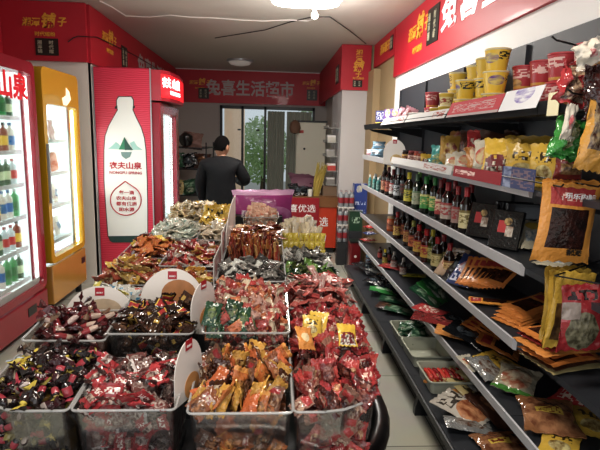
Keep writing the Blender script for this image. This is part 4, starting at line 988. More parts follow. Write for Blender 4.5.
for k in range(5):
    lay(478 + k * 3.5, 338 + k * .5, z, .14, .2, .02, G['jerkyO'], 'dark orange packet in the stack behind the black mushroom bag', rz=.9 - k * .1, tilt=.3, up=.045 + .016 * k, name='jerky_packet', cat='packet', group='orange packets on the fifth shelf')

# base shelf
z = .235
make_thing('water_bottle', 'pale blue bottle at the far end of the bottom shelf', 'bottle', bot('8ab0c8', 'a8c8d8', '6a9ac0', .2, .035), (1.1, sy(364, .3, 1.1), z))
for a in [(364, 268, .16, .2, .04, 'dark', 'black packet farthest on the bottom shelf', .7, .2), (370, 272, .16, .2, .05, 'dark', 'crumpled black packet in front of the pale blue bottle', .3, .3), (378, 273, .16, .2, .05, 'silver', 'silver and black packet in the dark group of the bottom shelf', 1.1, .2), (384, 280, .16, .2, .04, 'dark', 'nearest black packet next to the bright green bag', .2, .15), (375, 283, .14, .18, .04, 'dark', 'black packet at the bottom shelf edge', .9, .1),
          (383, 293, .13, .22, .04, 'green', 'bright green bag at the bottom shelf edge', 1.3, .15), (392, 291, .14, .2, .04, 'dark', 'black bag behind the bright green bag', 1., .2), (394, 302, .14, .22, .03, 'dgreen', 'dark green bag lying nearer than the bright green bag', 1.2, .1), (390, 308, .13, .2, .03, 'choc', 'brown and orange packet on the bottom shelf', 1.1, .05), (400, 312, .14, .22, .03, 'dgreen', 'dark green bag before the first white tray', 1.0, .1),
          (446, 385, .14, .2, .03, 'orange', 'orange paper bag at the end of the near white tray', 1.0, .1), (462, 386, .16, .22, .03, 'paper', 'pale yellow paper bag with brown print on the bottom shelf', .7, .2), (474, 398, .14, .2, .03, 'paper', 'second pale yellow bag behind the food photo bag', .2, .2),
          (462, 412, .18, .24, .05, 'wings', 'large bag with a chicken wing picture on the bottom shelf', .75, .15), (492, 412, .16, .22, .05, 'choc', 'dark brown bag right of the food photo bag', .4, .2), (468, 428, .1, .2, .03, 'silver', 'narrow silver edged packet below the food photo bag', 1.4, .1), (500, 445, .2, .16, .03, 'vac', 'dark meat bag with a yellow edge at the bottom of the picture', .1, 0), (488, 398, .14, .2, .04, 'silver', 'silver packet at the back of the bottom shelf', .3, .2), (480, 386, .16, .2, .04, 'paper', 'pale yellow bag at the back of the bottom shelf behind the nearest tray', .5, .3), (512, 418, .16, .2, .04, 'choc', 'brown bag at the back of the bottom shelf near the picture edge', -.2, .3)]:
    px, py, w, h, t_, m, lb, rz, tl = a
    lay(px, py, z, w * 1.14, h * 1.1, t_, G[m], lb, rz=rz, tilt=tl, up=t_ / 2 + .006 + math.sin(tl) * h * .45)
MT = mat('tray cream', 'aeb0a0', .4)
def white_tray(px, py, lb, L=.34):
    p = hit(px, py, 'z', z); 
    t = thing('plastic_tray', lb, 'tray', (1.015, p.y, z + .002))
    MB().shell(rrect(-.11, .11, -L / 2 + .015, L / 2 - .015, .02), 0, rrect(-.125, .125, -L / 2, L / 2, .025), .075, .004).build('tray_body', MT, t)
    o = rrect(-.132, .132, -L / 2 - .006, L / 2 + .006, .03); i = rrect(-.123, .123, -L / 2 + .002, L / 2 - .002, .025); n = len(o)
    MB().add([(a, b, zz) for zz in (.071, .077) for lp in (o, i) for a, b in lp], [q for k in range(n) for j in [(k + 1) % n] for q in ((k, j, n + j, n + k), (2 * n + k, 2 * n + j, 3 * n + j, 3 * n + k), (k, j, 2 * n + j, 2 * n + k), (n + k, n + j, 3 * n + j, 3 * n + k))]).build('rim', MT, t)
    return p.y
ya = white_tray(418, 339, 'white plastic tray of green packets, farthest of the three', .3)
yb = white_tray(430, 358, 'empty white plastic tray, middle of the three', .3)
yc = white_tray(444, 384, 'white plastic tray holding red sausages, nearest of the three', .26)
gp = variants(lambda s: sachet(.07, .1, .02, s, nu=6, nv=6), G['dgreen'], 3)
for k in range(22):
    o = link(gp[k % 3], 'green_sachet', None, (1.015 + rnd.uniform(-.08, .08), ya + rnd.uniform(-.13, .13), z + .03 + rnd.random() * .045), (rnd.uniform(-.5, .5), rnd.uniform(-.5, .5), rnd.random() * 6))
    tag(o, 'small dark green sachet in the farthest white tray', 'sachet', 'green sachets in the white tray')
sm = [MB().tube([(0, -.07, 0), (0, -.06, 0), (0, -.055, 0), (.004, 0, .004), (0, .055, 0), (0, .06, 0), (0, .07, 0)], [.008, .004, .013, .014, .013, .004, .008], 10).mesh('sausage', mat('sausage ' + c, c, .2, coat=.5, var=.2, vscale=40), True) for c in ('b02a28', '7a1820', 'c84438')]
for k in range(16):
    o = link(sm[k % 3], 'red_sausage', None, (.925 + (k % 8) * .026, yc + (.0 if k < 8 else .03) - .02, z + .028 + (k // 8) * .027), (0, 0, rnd.uniform(-.12, .12)))
    tag(o, 'film wrapped red sausage in the nearest white tray', 'sausage', 'red sausages in the white tray')
z = SZ[4]

# ---------------------------------------------------------------- candy table
t = thing('sweets_gondola', 'black oval display table carrying the clear sweet bins', 'display table', (0, 0, 0))
bodyp = rrect(-.78, .33, 1.46, 4.0, .35, 8)
MB().prism(bodyp, .0, .5).build('body', M_plblack, t, smooth=True)
o_ = rrect(-.92, .46, 1.16, 4.15, .34, 10); i_ = rrect(-.86, .40, 1.22, 4.09, .3, 10); n = len(o_)
DK = rrect(-.92, .42, 1.26, 4.13, (.42, .45, .33, .33), 10)
MB().prism(DK, .5, .59).build('deck', M_black, t, smooth=True)
pts = [Vector((a, b, .6)) for a, b in DK]; pts.append(pts[0])
MB().tube(pts, .035, 10).build('bumper_rail', mat('bumper', '0d0d0f', .3, coat=.3), t, smooth=True)
STEP = mat('step black', '18181a', .5)

def bin_(x0, x1, y0, y1, zf, zb, label, round_=(0, 0, 0, 0), hgt=.22, front=True):
    """clear acrylic bin; rim height zf at the front, zb at the back"""
    ang = math.atan2(zb - zf, y1 - y0)
    t = thing('sweet_bin', label, 'bin', (0, y0 + hgt * math.sin(ang), zf - hgt), rot=(ang, 0, 0))
    L = (y1 - y0) / math.cos(ang); r = [max(q, .012) for q in round_]
    MB().shell(rrect(x0 + .012, x1 - .012, .012, L - .012, r), 0.002, rrect(x0, x1, 0, L, r), hgt, .0035).build('bin_wall', M_clear, t)
    o = rrect(x0 - .004, x1 + .004, -.004, L + .004, [q + .003 for q in r]); pts = [Vector((a, b, hgt)) for a, b in o]; pts.append(pts[0])
    MB().tube(pts, .0038, 6).build('bin_rim', M_rim, t, smooth=True)
    return t
_filler = {}
def heapmat(c1, c2):
    k = 'heap' + c1 + c2
    if k in MATS: return MATS[k]
    m, nt, b = nodes(k); L = nt.links
    tc = nt.nodes.new('ShaderNodeTexCoord'); vo = nt.nodes.new('ShaderNodeTexVoronoi'); vo.inputs['Scale'].default_value = 26
    L.new(tc.outputs['Object'], vo.inputs['Vector'])
    sp = nt.nodes.new('ShaderNodeSeparateColor'); L.new(vo.outputs['Color'], sp.inputs[0])
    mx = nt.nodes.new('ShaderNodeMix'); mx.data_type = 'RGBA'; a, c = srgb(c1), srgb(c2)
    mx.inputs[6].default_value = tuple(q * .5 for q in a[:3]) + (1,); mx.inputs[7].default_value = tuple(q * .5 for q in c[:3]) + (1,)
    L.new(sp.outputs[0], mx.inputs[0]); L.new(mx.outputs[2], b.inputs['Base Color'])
    bp = nt.nodes.new('ShaderNodeBump'); bp.inputs['Strength'].default_value = 1; bp.inputs['Distance'].default_value = .02
    L.new(vo.outputs['Distance'], bp.inputs['Height']); L.new(bp.outputs[0], b.inputs['Normal']); b.inputs['Roughness'].default_value = .3
    MATS[k] = m; return m
def fill(x0, x1, y0, y1, zf, zb, meshes, label, group, cols, size=.07, mode='lie', heap=.04, dens=1., name='wrapped_sweet', cat='sweet', round_=0, rside='r', hgt=.22, face=True, layers=2, spread=.5, base=None):
    L = y1 - y0
    mb = MB(); nx, ny = 8, 8; m = .014
    def top(fx, fy): return zf + (zb - zf) * fy + heap * (math.sin(PI * min(1, max(0, fx))) ** .6) * (math.sin(PI * min(1, max(0, fy))) ** .6)
    vs = []; fs = []
    X0, X1, Y0, Y1 = x0 + m, x1 - m, y0 + .055, y1 - m
    if round_:
        if rside == 'r': X1 -= round_ * .25
        else: X0 += round_ * .25
        Y0 += round_ * .25
    zb0 = zf - hgt + .01
    for j in range(ny + 1):
        for i in range(nx + 1):
            fx, fy = i / nx, j / ny
            vs.append((X0 + (X1 - X0) * fx, Y0 + (Y1 - Y0) * fy, top(fx, fy) - .035 + .012 * noise.noise(Vector((fx * 9 + x0 * 7, fy * 9, y0 * 9)))))
    for j in range(ny):
        for i in range(nx): a = j * (nx + 1) + i; fs.append((a, a + 1, a + nx + 2, a + nx + 1))
    n0 = len(vs); ring = [i for i in range(nx + 1)] + [j * (nx + 1) + nx for j in range(1, ny + 1)] + [ny * (nx + 1) + i for i in range(nx - 1, -1, -1)] + [j * (nx + 1) for j in range(ny - 1, 0, -1)]
    for k in ring: vs.append((vs[k][0], vs[k][1], zb0 + (zb - zf) * (vs[k][1] - y0) / L))
    for k in range(len(ring)):
        j = (k + 1) % len(ring); fs.append((ring[k], n0 + k, n0 + j, ring[j]))
    fs.append(tuple(n0 + k for k in range(len(ring))))
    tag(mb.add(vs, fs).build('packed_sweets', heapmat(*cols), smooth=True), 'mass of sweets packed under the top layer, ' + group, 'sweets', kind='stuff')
    step = size * .56 / dens ** .5
    cnt = 0
    def put(x, y, z_, rot, s=1.):
        nonlocal cnt
        if round_:
            cx = x1 - round_ if rside == 'r' else x0 + round_; cy = y0 + round_
            if ((x > cx) if rside == 'r' else (x < cx)) and y < cy:
                d_ = math.hypot(x - cx, y - cy)
                if d_ > round_ - .012: k_ = (round_ - .014) / d_; x = cx + (x - cx) * k_; y = cy + (y - cy) * k_
        o = link(meshes[rnd.randrange(len(meshes))], name, None, (x, y, z_), rot); o.scale = (s, s, s)
        tag(o, label, cat, group); cnt += 1
    for ly in range(layers):
        nxx = max(2, int((x1 - x0 - size * .4) / step)); nyy = max(2, int((L - size * .3) / step))
        for j in range(nyy):
            for i in range(nxx):
                fx = (i + .5 + rnd.uniform(-.35, .35)) / nxx; fy = (j + .5 + rnd.uniform(-.35, .35)) / nyy
                if ly and rnd.random() < .5: continue
                x = x0 + size * .28 + (x1 - x0 - size * .56) * fx; y = y0 + size * .28 + (L - size * .5) * fy
                z_ = top(fx, fy) - .012 + ly * .016 + rnd.uniform(-.008, .012)
                if mode == 'lie': rot = (rnd.gauss(.12, spread), rnd.gauss(0, spread), rnd.random() * 2 * PI)
                elif mode == 'stand': rot = (STD - .2 + rnd.gauss(0, .25), rnd.gauss(0, .25), rnd.gauss(0, .6)); z_ += size * .1
                elif mode == 'standface': rot = (STD - .5 + rnd.gauss(0, .35), rnd.gauss(0, .8), rnd.gauss(0, .9)); z_ += size * .05
                elif mode == 'fan': rot = (STD - .1 + rnd.gauss(0, .12), rnd.gauss(0, .15), STD + rnd.gauss(0, .25)); z_ += size * .15
                put(x, y, z_, rot, rnd.uniform(.85, 1.1))
    if face:
        nxx = max(2, int((x1 - x0) / (size * .75))); nz_ = max(2, int((hgt - .03) / (size * .7)))
        for j in range(nz_):
            for i in range(nxx):
                x = x0 + .035 + (x1 - x0 - .07) * (i + .5 + rnd.uniform(-.3, .3)) / nxx
                z_ = zf - hgt + .03 + (hgt - .04) * (j + .5 + rnd.uniform(-.3, .3)) / nz_
                put(x, y0 + .032 + .02 * (zf - z_) , z_, (STD + rnd.gauss(0, .12), rnd.uniform(0, 6.28), rnd.gauss(0, .12)), .85)
    return cnt
# sweet kinds ------------------------------------------------------------
SW = {}
def S(key, fn, mats_, n=4): SW[key] = variants(fn, mats_, n)
S('redwhite', lambda s: sachet(.06, .075, .018, s, crumple=1.1), [pack('sw dark clear', '3c2422', [('e', .1, .9, .2, .9, '8a7870', '2a1614', 6), ('r', 0, 1, 0, .14, 'c8c0bc')], .12, bump=.9), pack('sw redwhite', 'a01c24', [('r', .1, .9, .25, .5, '4a2420', 'c8b0a0', 6), ('t', .12, .88, .62, .85, 'f0e4dc', None, 8)], .16, bump=.6), pack('sw redwhite2', 'b82830', [('r', .1, .9, .5, .85, 'd8c8c0', '5a2c28', 5)], .16, bump=.6), pack('sw clearred', '6a3c38', [('e', .1, .9, .1, .9, 'a89890', '5a1c1c', 6), ('r', 0, 1, .88, 1, 'd8d0cc')], .12, bump=.8)])
S('blacktwist', lambda s: twist(.085, .014, s), [pack('sw black', '1c1416', [('r', 0, 1, 0, .3, '9a8a3c'), ('r', 0, .4, .4, .6, 'a02838')], .14, bump=.6), pack('sw black yellow', '2a1a18', [('r', 0, 1, .7, 1, 'd8c040'), ('r', .4, 1, .4, .6, 'b8a890')], .14, bump=.6), pack('sw dark pink', '3a1820', [('r', 0, 1, .0, .25, 'b83048'), ('e', .2, .8, .35, .65, 'c8b8b0')], .14, bump=.6)])
S('maroon', lambda s: twist(.13, .012, s), [pack('sw maroon', '4a1418', [('r', 0, 1, .3, .5, '8a2028'), ('r', .2, .6, .5, .7, 'b8a090')], .13, bump=.6), pack('sw tan', '7a5a44', [('r', 0, 1, .4, .6, '3a1814')], .13, bump=.6), pack('sw wine', '5a1018', [('e', .1, .6, .35, .6, 'c8b0a8')], .13, bump=.6)])
S('brownlabel', lambda s: sachet(.052, .09, .018, s), [pack('sw choc', '2a1812', [('r', .1, .9, .55, .85, 'a82020'), ('r', .1, .9, .5, .55, 'd8b030'), ('r', .1, .9, .85, .9, 'd8b030')], .13, bump=.6), pack('sw choc2', '3a241a', [('e', .2, .8, .2, .6, '6a4a34', '20120c', 5), ('r', .3, .7, .7, .9, 'c8a040')], .13, bump=.6)])
S('orangefish', lambda s: sachet(.06, .085, .016, s, crumple=1.2), [pack('sw amber dark', '4a2416', [('e', .1, .9, .1, .8, '8a5430', '301408', 6), ('t', .2, .8, .6, .85, 'c8b8a0', None, 9)], .12, bump=.9), pack('sw vivid orange', 'c8601c', [], .16, bump=.7), pack('sw orange', 'b8641c', [('e', .1, .9, .1, .6, 'c88a40', '5a2c10', 5), ('r', .0, 1, .85, 1, 'd89030')], .15, bump=.7), pack('sw amber clear', '8a4c24', [('r', .15, .85, .55, .78, 'd8c8b8', '902020', 9), ('e', .1, .9, .05, .5, 'b07a50', '4a2414', 5)], .12, bump=.8), pack('sw brown clear', '6a4430', [('e', .1, .9, .1, .7, '9a7454', '5a3420', 6), ('r', .2, .8, .7, .9, '8a1c20')], .12, bump=.8), pack('sw gold', 'c8922c', [('e', .2, .8, .2, .8, 'e0b860', '9a5a1c', 5)], .15, bump=.7)])
S('redchili', lambda s: sachet(.052, .09, .018, s, crumple=1.3), [pack('sw chili pale', '9a6a58', [('r', .1, .9, .5, .8, 'b02c28'), ('e', .1, .9, .0, .5, 'c8a890', '6a3428', 6)], .12, bump=.9), pack('sw chili dark', '4a1c18', [('e', .1, .9, .1, .6, '7a3c2c', '381410', 6), ('r', 0, 1, .8, 1, 'a8242a')], .12, bump=.9), pack('sw chili', '981c20', [('r', .15, .85, .15, .5, '50201c', 'a06050', 6), ('t', .15, .85, .6, .85, 'e0b8a8', None, 8)], .14, bump=.8), pack('sw chili2', '7a2420', [('e', .1, .9, .1, .8, 'a86a5c', '5a1c1a', 6), ('r', 0, 1, .85, 1, 'b02428')], .12, bump=.9), pack('sw chili3', 'b03028', [('e', .2, .8, .3, .7, 'd8a878', '801c1c', 5)], .14, bump=.8)])
S('pinkstrip', lambda s: sachet(.035, .12, .014, s, crumple=1.2), [pack('sw pink', 'c05a50', [('r', 0, 1, .3, .6, 'd8b0a0', 'a83830', 6)], .15, bump=.7), pack('sw pink2', 'b8403c', [('r', 0, 1, .6, .9, 'e0c8c0')], .15, bump=.7), pack('sw rose clear', 'b89088', [('e', .1, .9, .2, .8, '9a4038', 'c8b0a8', 6)], .12, bump=.8)])
S('greenbag', lambda s: sachet(.06, .085, .018, s), [pack('sw dgreen', '1c4028', [('e', .2, .8, .3, .8, '6a7a44', '142c1c', 5), ('t', .2, .8, .15, .3, 'c0c8a8', None, 8)], .14, bump=.6), pack('sw olive', '4a5a24', [('e', .2, .8, .2, .7, '8a8a40', '2a3a18', 5)], .14, bump=.6), pack('sw lime', '6a9a40', [('e', .2, .8, .2, .7, 'b8c080', '3a5a24', 5)], .14, bump=.6)])
S('snackmix', lambda s: sachet(.045, .07, .014, s, crumple=1.3), [pack('sw mix orange', 'b8602c', [('r', 0, 1, .6, .9, 'd8a070', '902c20', 6)], .14, bump=.8), pack('sw mix cream', 'c8b498', [('r', .2, .8, .3, .7, 'a03830')], .14, bump=.8), pack('sw mix red', '9a3028', [('r', .1, .9, .1, .5, 'c0907c', '7a3024', 6)], .14, bump=.8), pack('sw mix pale', 'b08474', [('e', .1, .9, .3, .8, 'd0b8a8', '8a4034', 6)], .12, bump=.9), pack('sw mix brown', '6a3428', [('r', .0, 1, .7, 1, 'b02c28'), ('e', .1, .9, .1, .6, 'a07058', '4a2018', 6)], .12, bump=.9), pack('sw mix pink', 'b05048', [('r', .2, .8, .3, .5, 'e0d0c8')], .14, bump=.8)])
S('greyclear', lambda s: sachet(.06, .085, .016, s, crumple=1.4), [pack('sw grey', '8a8680', [('e', .1, .9, .1, .7, '3a3630', 'a8a49c', 6)], .12, bump=.9), pack('sw white film', 'c8c8c0', [('e', .2, .8, .2, .7, '5a544c', 'c0bcb4', 6)], .12, bump=.9), pack('sw black film', '3a3634', [('e', .2, .8, .2, .7, '7a746c', '2a2624', 6)], .12, bump=.9)])
S('yellowpack', lambda s: sachet(.075, .085, .02, s, crumple=1.2), [pack('sw yel red', 'a04428', [('e', .2, .8, .3, .8, 'e0c890', '903018', 6)], .15, bump=.7), pack('sw yel', 'd8b040', [('e', .2, .8, .3, .8, 'e8d8a0', 'b88020', 6)], .18, bump=.7), pack('sw yel2', 'c8a860', [('e', .2, .8, .3, .8, 'e8dcc0', 'a07030', 6), ('r', 0, 1, .8, 1, 'd89a28')], .15, bump=.7)])
S('redyellow', lambda s: sachet(.05, .065, .018, s, crumple=1.1), [pack('sw scarlet gold', 'b88838', [('r', .2, .8, .2, .8, '902820')], .15, bump=.7), pack('sw scarlet white', 'c8b8ac', [('r', .2, .8, .3, .7, 'a83028')], .15, bump=.7), pack('sw scarlet', 'b83028', [('e', .2, .8, .3, .7, 'd8b070', 'a02018', 6)], .16, bump=.7), pack('sw scarlet2', '902420', [('r', .2, .8, .5, .8, 'd8c0b0')], .16, bump=.7)])
S('orangebits', lambda s: sachet(.06, .07, .018, s, crumple=1.2), [pack('sw tang', 'd8782c', [('e', .2, .8, .3, .7, 'e8b050', 'c05018', 6)], .18, bump=.7), pack('sw brownclear2', '6a2c24', [('e', .2, .8, .2, .8, '8a4434', '401814', 6)], .14, bump=.8), pack('sw yel3', 'd8b838', [], .18, bump=.7)])
S('mint', lambda s: sachet(.06, .08, .018, s, crumple=1.4), [pack('sw mint', 'c8d0c0', [('e', .2, .8, .3, .7, '9ab8a8', 'd8dcd0', 6)], .12, bump=.9), pack('sw mint2', 'dcd8c8', [('r', .2, .8, .4, .7, '70a090', 'c8c8b8', 6)], .12, bump=.9)])
S('ivory', lambda s: sachet(.065, .085, .02, s, crumple=1.2), [pack('sw ivory', 'd0bc98', [('e', .2, .8, .3, .7, 'c09858', 'e0d4bc', 6)], .15, bump=.8), pack('sw ivory2', 'c8b488', [('e', .2, .8, .3, .7, 'a84438', 'd8ccb0', 6)], .15, bump=.8), pack('sw ivory3', 'd8ccb4', [('r', .1, .9, .6, .8, 'c8a030')], .15, bump=.8)])
S('bluewhite', lambda s: sachet(.05, .06, .016, s), [pack('sw bw', 'd8d8d0', [('r', .1, .9, .3, .6, '3a90b8')], .2), pack('sw bw2', 'd8c850', [], .2), pack('sw bw3', 'e0e0dc', [('r', .1, .9, .3, .6, 'c04838')], .2)])
S('sticksbrown', lambda s: sachet(.035, .14, .016, s, crumple=.8), [pack('sw stick gold', 'c89a58', [('r', 0, 1, .3, .7, 'a84420')], .16, bump=.6), pack('sw stick brown', '6a2c1c', [('r', 0, 1, .5, .9, 'a04428', '4a2014', 6)], .16, bump=.6), pack('sw stick orange', 'b06a28', [('r', 0, 1, .4, .7, '5a2818')], .16, bump=.6), pack('sw stick red', 'a83828', [('r', .2, .8, .3, .8, 'd8c0a0', '902418', 6)], .16, bump=.6)])
S('flatorange', lambda s: sachet(.06, .17, .018, s, crumple=.8), [pack('sw flat cream', 'c8ac80', [('r', 0, 1, .3, .7, 'b04424')], .18, bump=.6), pack('sw flat red', '983024', [('r', 0, 1, .4, .6, 'c8a050')], .18, bump=.6), pack('sw flat orange', 'c07028', [('r', .1, .9, .3, .7, '8a2c1c', 'd8a050', 5)], .18, bump=.6), pack('sw flat brown', '7a3c1c', [('r', .1, .9, .3, .7, 'c88830', '5a2414', 5)], .18, bump=.6)])
S('creamstick', lambda s: sachet(.035, .17, .02, s, crumple=.8), [pack('sw cream', 'd8c498', [('r', 0, 1, 0, .3, 'c8a868'), ('r', 0, 1, .75, 1, 'e4dccc')], .2, bump=.6), pack('sw cream2', 'e0d4b8', [('r', .2, .8, .4, .6, 'c0604a')], .2, bump=.6)])
S('yellowtab', lambda s: sachet(.035, .07, .016, s, crumple=.8), [pack('sw tab', 'd8c028', [('r', .3, .7, .3, .5, 'b89818')], .22, bump=.4)])
S('peach', lambda s: sachet(.045, .06, .02, s, crumple=.8), [pack('sw peach', 'dcb094', [('r', .1, .9, .0, .35, 'e4d8cc'), ('r', .1, .9, .4, .6, 'c8785a')], .2, bump=.6)])
S('bigyellow', lambda s: sachet(.13, .13, .05, s, crumple=1.), [pack('sw bigyel', 'd0a820', [('e', .3, .7, .2, .45, 'a84428', 'd8c070', 6), ('t', .15, .85, .55, .85, '2a2408', None, 8)], .18, bump=.6)])
S('grid', lambda s: sachet(.075, .07, .02, s, crumple=.7), [pack('sw waffle', 'c8b898', [('r', .1, .9, .1, .9, 'c0a888', 'd8ccb8', 6)], .2, bump=.5)])

def BF(key, x0, x1, y0, y1, zf, zb, binlabel, label, group, cols, **kw):
    rr = kw.get('round_', 0); side = kw.get('rside', 'r')
    rounds = (0, 0, 0, 0)
    if rr: rounds = (0, rr, 0, 0) if side == 'r' else (rr, 0, 0, 0)
    h = kw.get('hgt', .22)
    bin_(x0, x1, y0, y1, zf, zb, binlabel, rounds, hgt=h)
    fill(x0, x1, y0, y1, zf, zb, SW[key], label, group, cols, **kw)
    base = zf - h
    if base > .6:
        MB().box(x0 + .01, x1 - .01, y0 + .02, y1 - .005, .575, base - .001).build('riser', STEP, bpy.data.objects['sweets_gondola'])
ca, cb, cc, cd = (-.83, -.56), (-.545, -.262), (-.222, .075), (.085, .365)
# row 1
BF('blacktwist', *ca, 1.335, 1.63, .83, .86, 'rounded clear bin of black and yellow twists at the front left corner', 'black twist wrapped sweet with yellow or pink ends in the front left bin', 'black and yellow twists', ('2a1416', '8a6a30'), round_=.15, rside='l', size=.062, heap=.03, name='twist_sweet')
BF('redwhite', *cb, 1.335, 1.60, .83, .86, 'clear front bin of red and white packets, second from the left', 'red and white packet in the second front bin from the left', 'red and white packets', ('7a2020', 'a08078'), heap=.02, size=.065, name='red_sweet_packet')
BF('orangefish', *cc, 1.335, 1.62, .82, .87, 'clear front bin of amber and orange fish snack packets', 'amber and orange snack packet in the third front bin from the left', 'amber snack packets', ('8a4c24', '5a2c18'), mode='standface', heap=.03, size=.07, name='fish_snack_packet')
BF('redchili', *cd, 1.335, 1.95, .82, .89, 'rounded clear bin of dark red chilli packets at the front right corner', 'dark red chilli snack packet heaped in the front right corner bin', 'dark red chilli packets', ('6a1c1c', '903830'), round_=.2, size=.072, heap=.07, mode='standface', spread=.6, name='chilli_packet')
# row 2
BF('maroon', *ca, 1.66, 1.9, .90, .92, 'clear bin of maroon twists behind the front left corner bin', 'long maroon twist wrapped sweet below the left white card', 'maroon twists', ('3a1014', '6a4434'), size=.08, heap=.02, hgt=.2, name='long_twist_sweet')
BF('brownlabel', *cb, 1.66, 1.9, .925, .95, 'clear bin of dark brown packets with red labels in front of the round white card', 'dark brown packet with a red and yellow label in front of the round white card', 'dark brown packets', ('2a1810', '4a3020'), size=.068, heap=.02, hgt=.2, name='chocolate_packet')
BF('snackmix', cc[0], cc[1], 1.66, 2.06, .93, .98, 'clear bin of red and pale pink snack strips, second in the centre right row', 'red and pale snack packet in the second bin of the centre right row', 'red and pale snack packets', ('8a3028', 'b07060'), size=.06, heap=.03, hgt=.2, mode='standface', name='snack_packet')
for k, (dx, dz, rr) in enumerate([(-.13, .03, .2), (-.09, .0, -.2), (-.06, .035, .3), (-.02, .01, -.1), (.01, -.02, .2), (-.12, -.01, 0)]):
    o = link(SW['greenbag'][0], 'green_packet', None, (-.065 + dx, 1.69 + rnd.random() * .03, .95 + dz), (STD - .5, rr, 0)); tag(o, 'dark green packet standing at the front of the red snack bin', 'sweet', 'dark green packets in the red snack bin')
BF('pinkstrip', cd[0], cd[1] + .01, 2.0, 2.32, .90, .93, 'clear bin of pink and red strips behind the chilli packets', 'pink and red film strip packet behind the chilli packets', 'pink strips', ('b06058', 'a04038'), size=.08, heap=.06, hgt=.2, mode='lie', spread=.5, name='strip_packet')
for k, (px, py, m) in enumerate([(318, 322, 'yellow2'), (312, 326, 'yellow2'), (347, 335, 'yellow'), (305, 338, 'orange')]):
    p = hit(px, py, 'z', .97); bag(.07, .075, .015, G[m], ['yellow packet with dark print on top of the chilli heap', 'second yellow packet half under the first on the chilli heap', 'shiny yellow and white packet near the right edge of the chilli heap', 'orange packet at the left edge of the chilli heap'][k], p, (STD - .7, .1 * k, .3 * (k - 1)), name='yellow_packet', cat='sweet')
# row 3
BF('greyclear', cc[0], cc[1], 2.12, 2.36, .98, 1.0, 'clear bin of grey and white film packets at the centre', 'grey and clear film packet in the small centre bin', 'grey film packets', ('5a5650', '8a8880'), size=.07, heap=.02, hgt=.18, name='film_packet')
BF('greenbag', *cd, 2.36, 2.68, .89, .9, 'clear bin of dark green and olive packets on the right side', 'dark green or olive packet on the right side of the table', 'green packets', ('24401c', '4a5a24'), size=.08, heap=.04, hgt=.18, name='green_snack_packet')
BF('bluewhite', *ca, 2.02, 2.32, .86, .88, 'clear bin of small blue and white sweets behind the left white card', 'small white, blue or yellow sweet behind the left white card', 'small blue and white sweets', ('a0a8a0', 'b8b060'), size=.055, heap=.0, hgt=.16, name='small_sweet')
BF('yellowpack', *ca, 2.38, 2.7, .88, .9, 'clear bin heaped with yellow and cream packets on the left side', 'yellow and cream packet heaped on the left side', 'yellow cream packets', ('b08a30', 'c8b070'), size=.075, heap=.07, hgt=.16, name='yellow_cream_packet')
BF('yellowpack', *cb, 2.12, 2.42, .93, .94, 'clear bin of yellow packets right behind the round white card', 'yellow packet right behind the round white card', 'yellow packets by the card', ('a08030', '506030'), size=.075, heap=.01, hgt=.18, name='biscuit_packet')
# row 4
BF('redyellow', *cb, 2.48, 2.85, .95, .97, 'clear bin of scarlet packets beside the tall white divider', 'scarlet packet beside the tall white divider', 'scarlet packets', ('8a2820', 'a85040'), size=.07, heap=.05, hgt=.18, name='scarlet_packet')
BF('orangebits', *ca, 2.76, 3.08, .92, .94, 'clear bin of orange, yellow and maroon packets at the left edge', 'orange, yellow or maroon packet at the left edge', 'orange and maroon packets', ('a05028', '6a2c24'), size=.08, heap=.07, hgt=.18, name='orange_packet')
BF('sticksbrown', cc[0], cc[1], 2.42, 2.72, .99, 1.01, 'clear bin of upright brown and red snack sticks at the centre', 'upright brown and red snack stick at the centre', 'upright brown sticks', ('5a2818', '8a4424'), size=.06, heap=.0, hgt=.18, mode='fan', name='snack_stick')
BF('greyclear', *cd, 2.72, 3.02, .88, .9, 'clear bin of silvery packets near the far right side', 'silvery and black film packet near the far right side', 'silvery packets', ('5a5650', '8a8880'), size=.07, heap=.04, hgt=.18, name='silvery_packet')
# row 5
BF('flatorange', cc[0], cc[1], 2.78, 3.1, 1.0, 1.03, 'clear bin of long orange packets leaning right behind the brown sticks', 'long orange and brown packet behind the brown sticks', 'long orange packets', ('8a4c24', '6a3018'), size=.09, heap=.04, hgt=.18, mode='lie', spread=.3, name='long_packet')
BF('grid', -.42, -.25, 2.9, 3.15, 1.0, 1.02, 'clear bin of beige waffle packets behind the scarlet packets', 'beige waffle packet behind the scarlet packets', 'beige waffle packets', ('a89878', 'c8b898'), size=.08, heap=.05, hgt=.18, name='waffle_packet')
BF('mint', -.75, -.44, 3.12, 3.42, .96, .98, 'clear bin of pale mint film sweets left of the waffle packets', 'pale mint film sweet left of the waffle packets', 'mint film sweets', ('a8b0a0', 'c8c8b8'), size=.07, heap=.06, hgt=.18, name='mint_sweet')
BF('bigyellow', -.43, -.24, 3.2, 3.5, 1.03, 1.05, 'clear bin of round yellow bags left of the peach sweets', 'round bright yellow bag with black print', 'round yellow bags', ('a88820', '8a5a28'), size=.13, heap=.03, hgt=.18, mode='standface', name='yellow_sweet_bag')
BF('creamstick', cd[0], cd[1] - .02, 3.08, 3.4, .93, .95, 'tall clear bin of cream coloured snack sticks before the red counter', 'cream coloured snack stick standing before the red counter', 'cream sticks', ('b8a478', 'c8b488'), size=.07, heap=.06, hgt=.2, mode='stand', face=False, name='cream_stick')
for j in range(3):
    for i in range(8):
        o = link(SW['yellowtab'][i % 4], 'yellow_tab_packet', None, (cd[0] + .02 + i * .033, 3.05 - j * .015, .985 - j * .05), (STD - .15, rnd.gauss(0, .08), rnd.gauss(0, .1)))
        tag(o, 'yellow packet in the rows along the front of the cream sticks', 'sweet', 'yellow packets before the cream sticks')
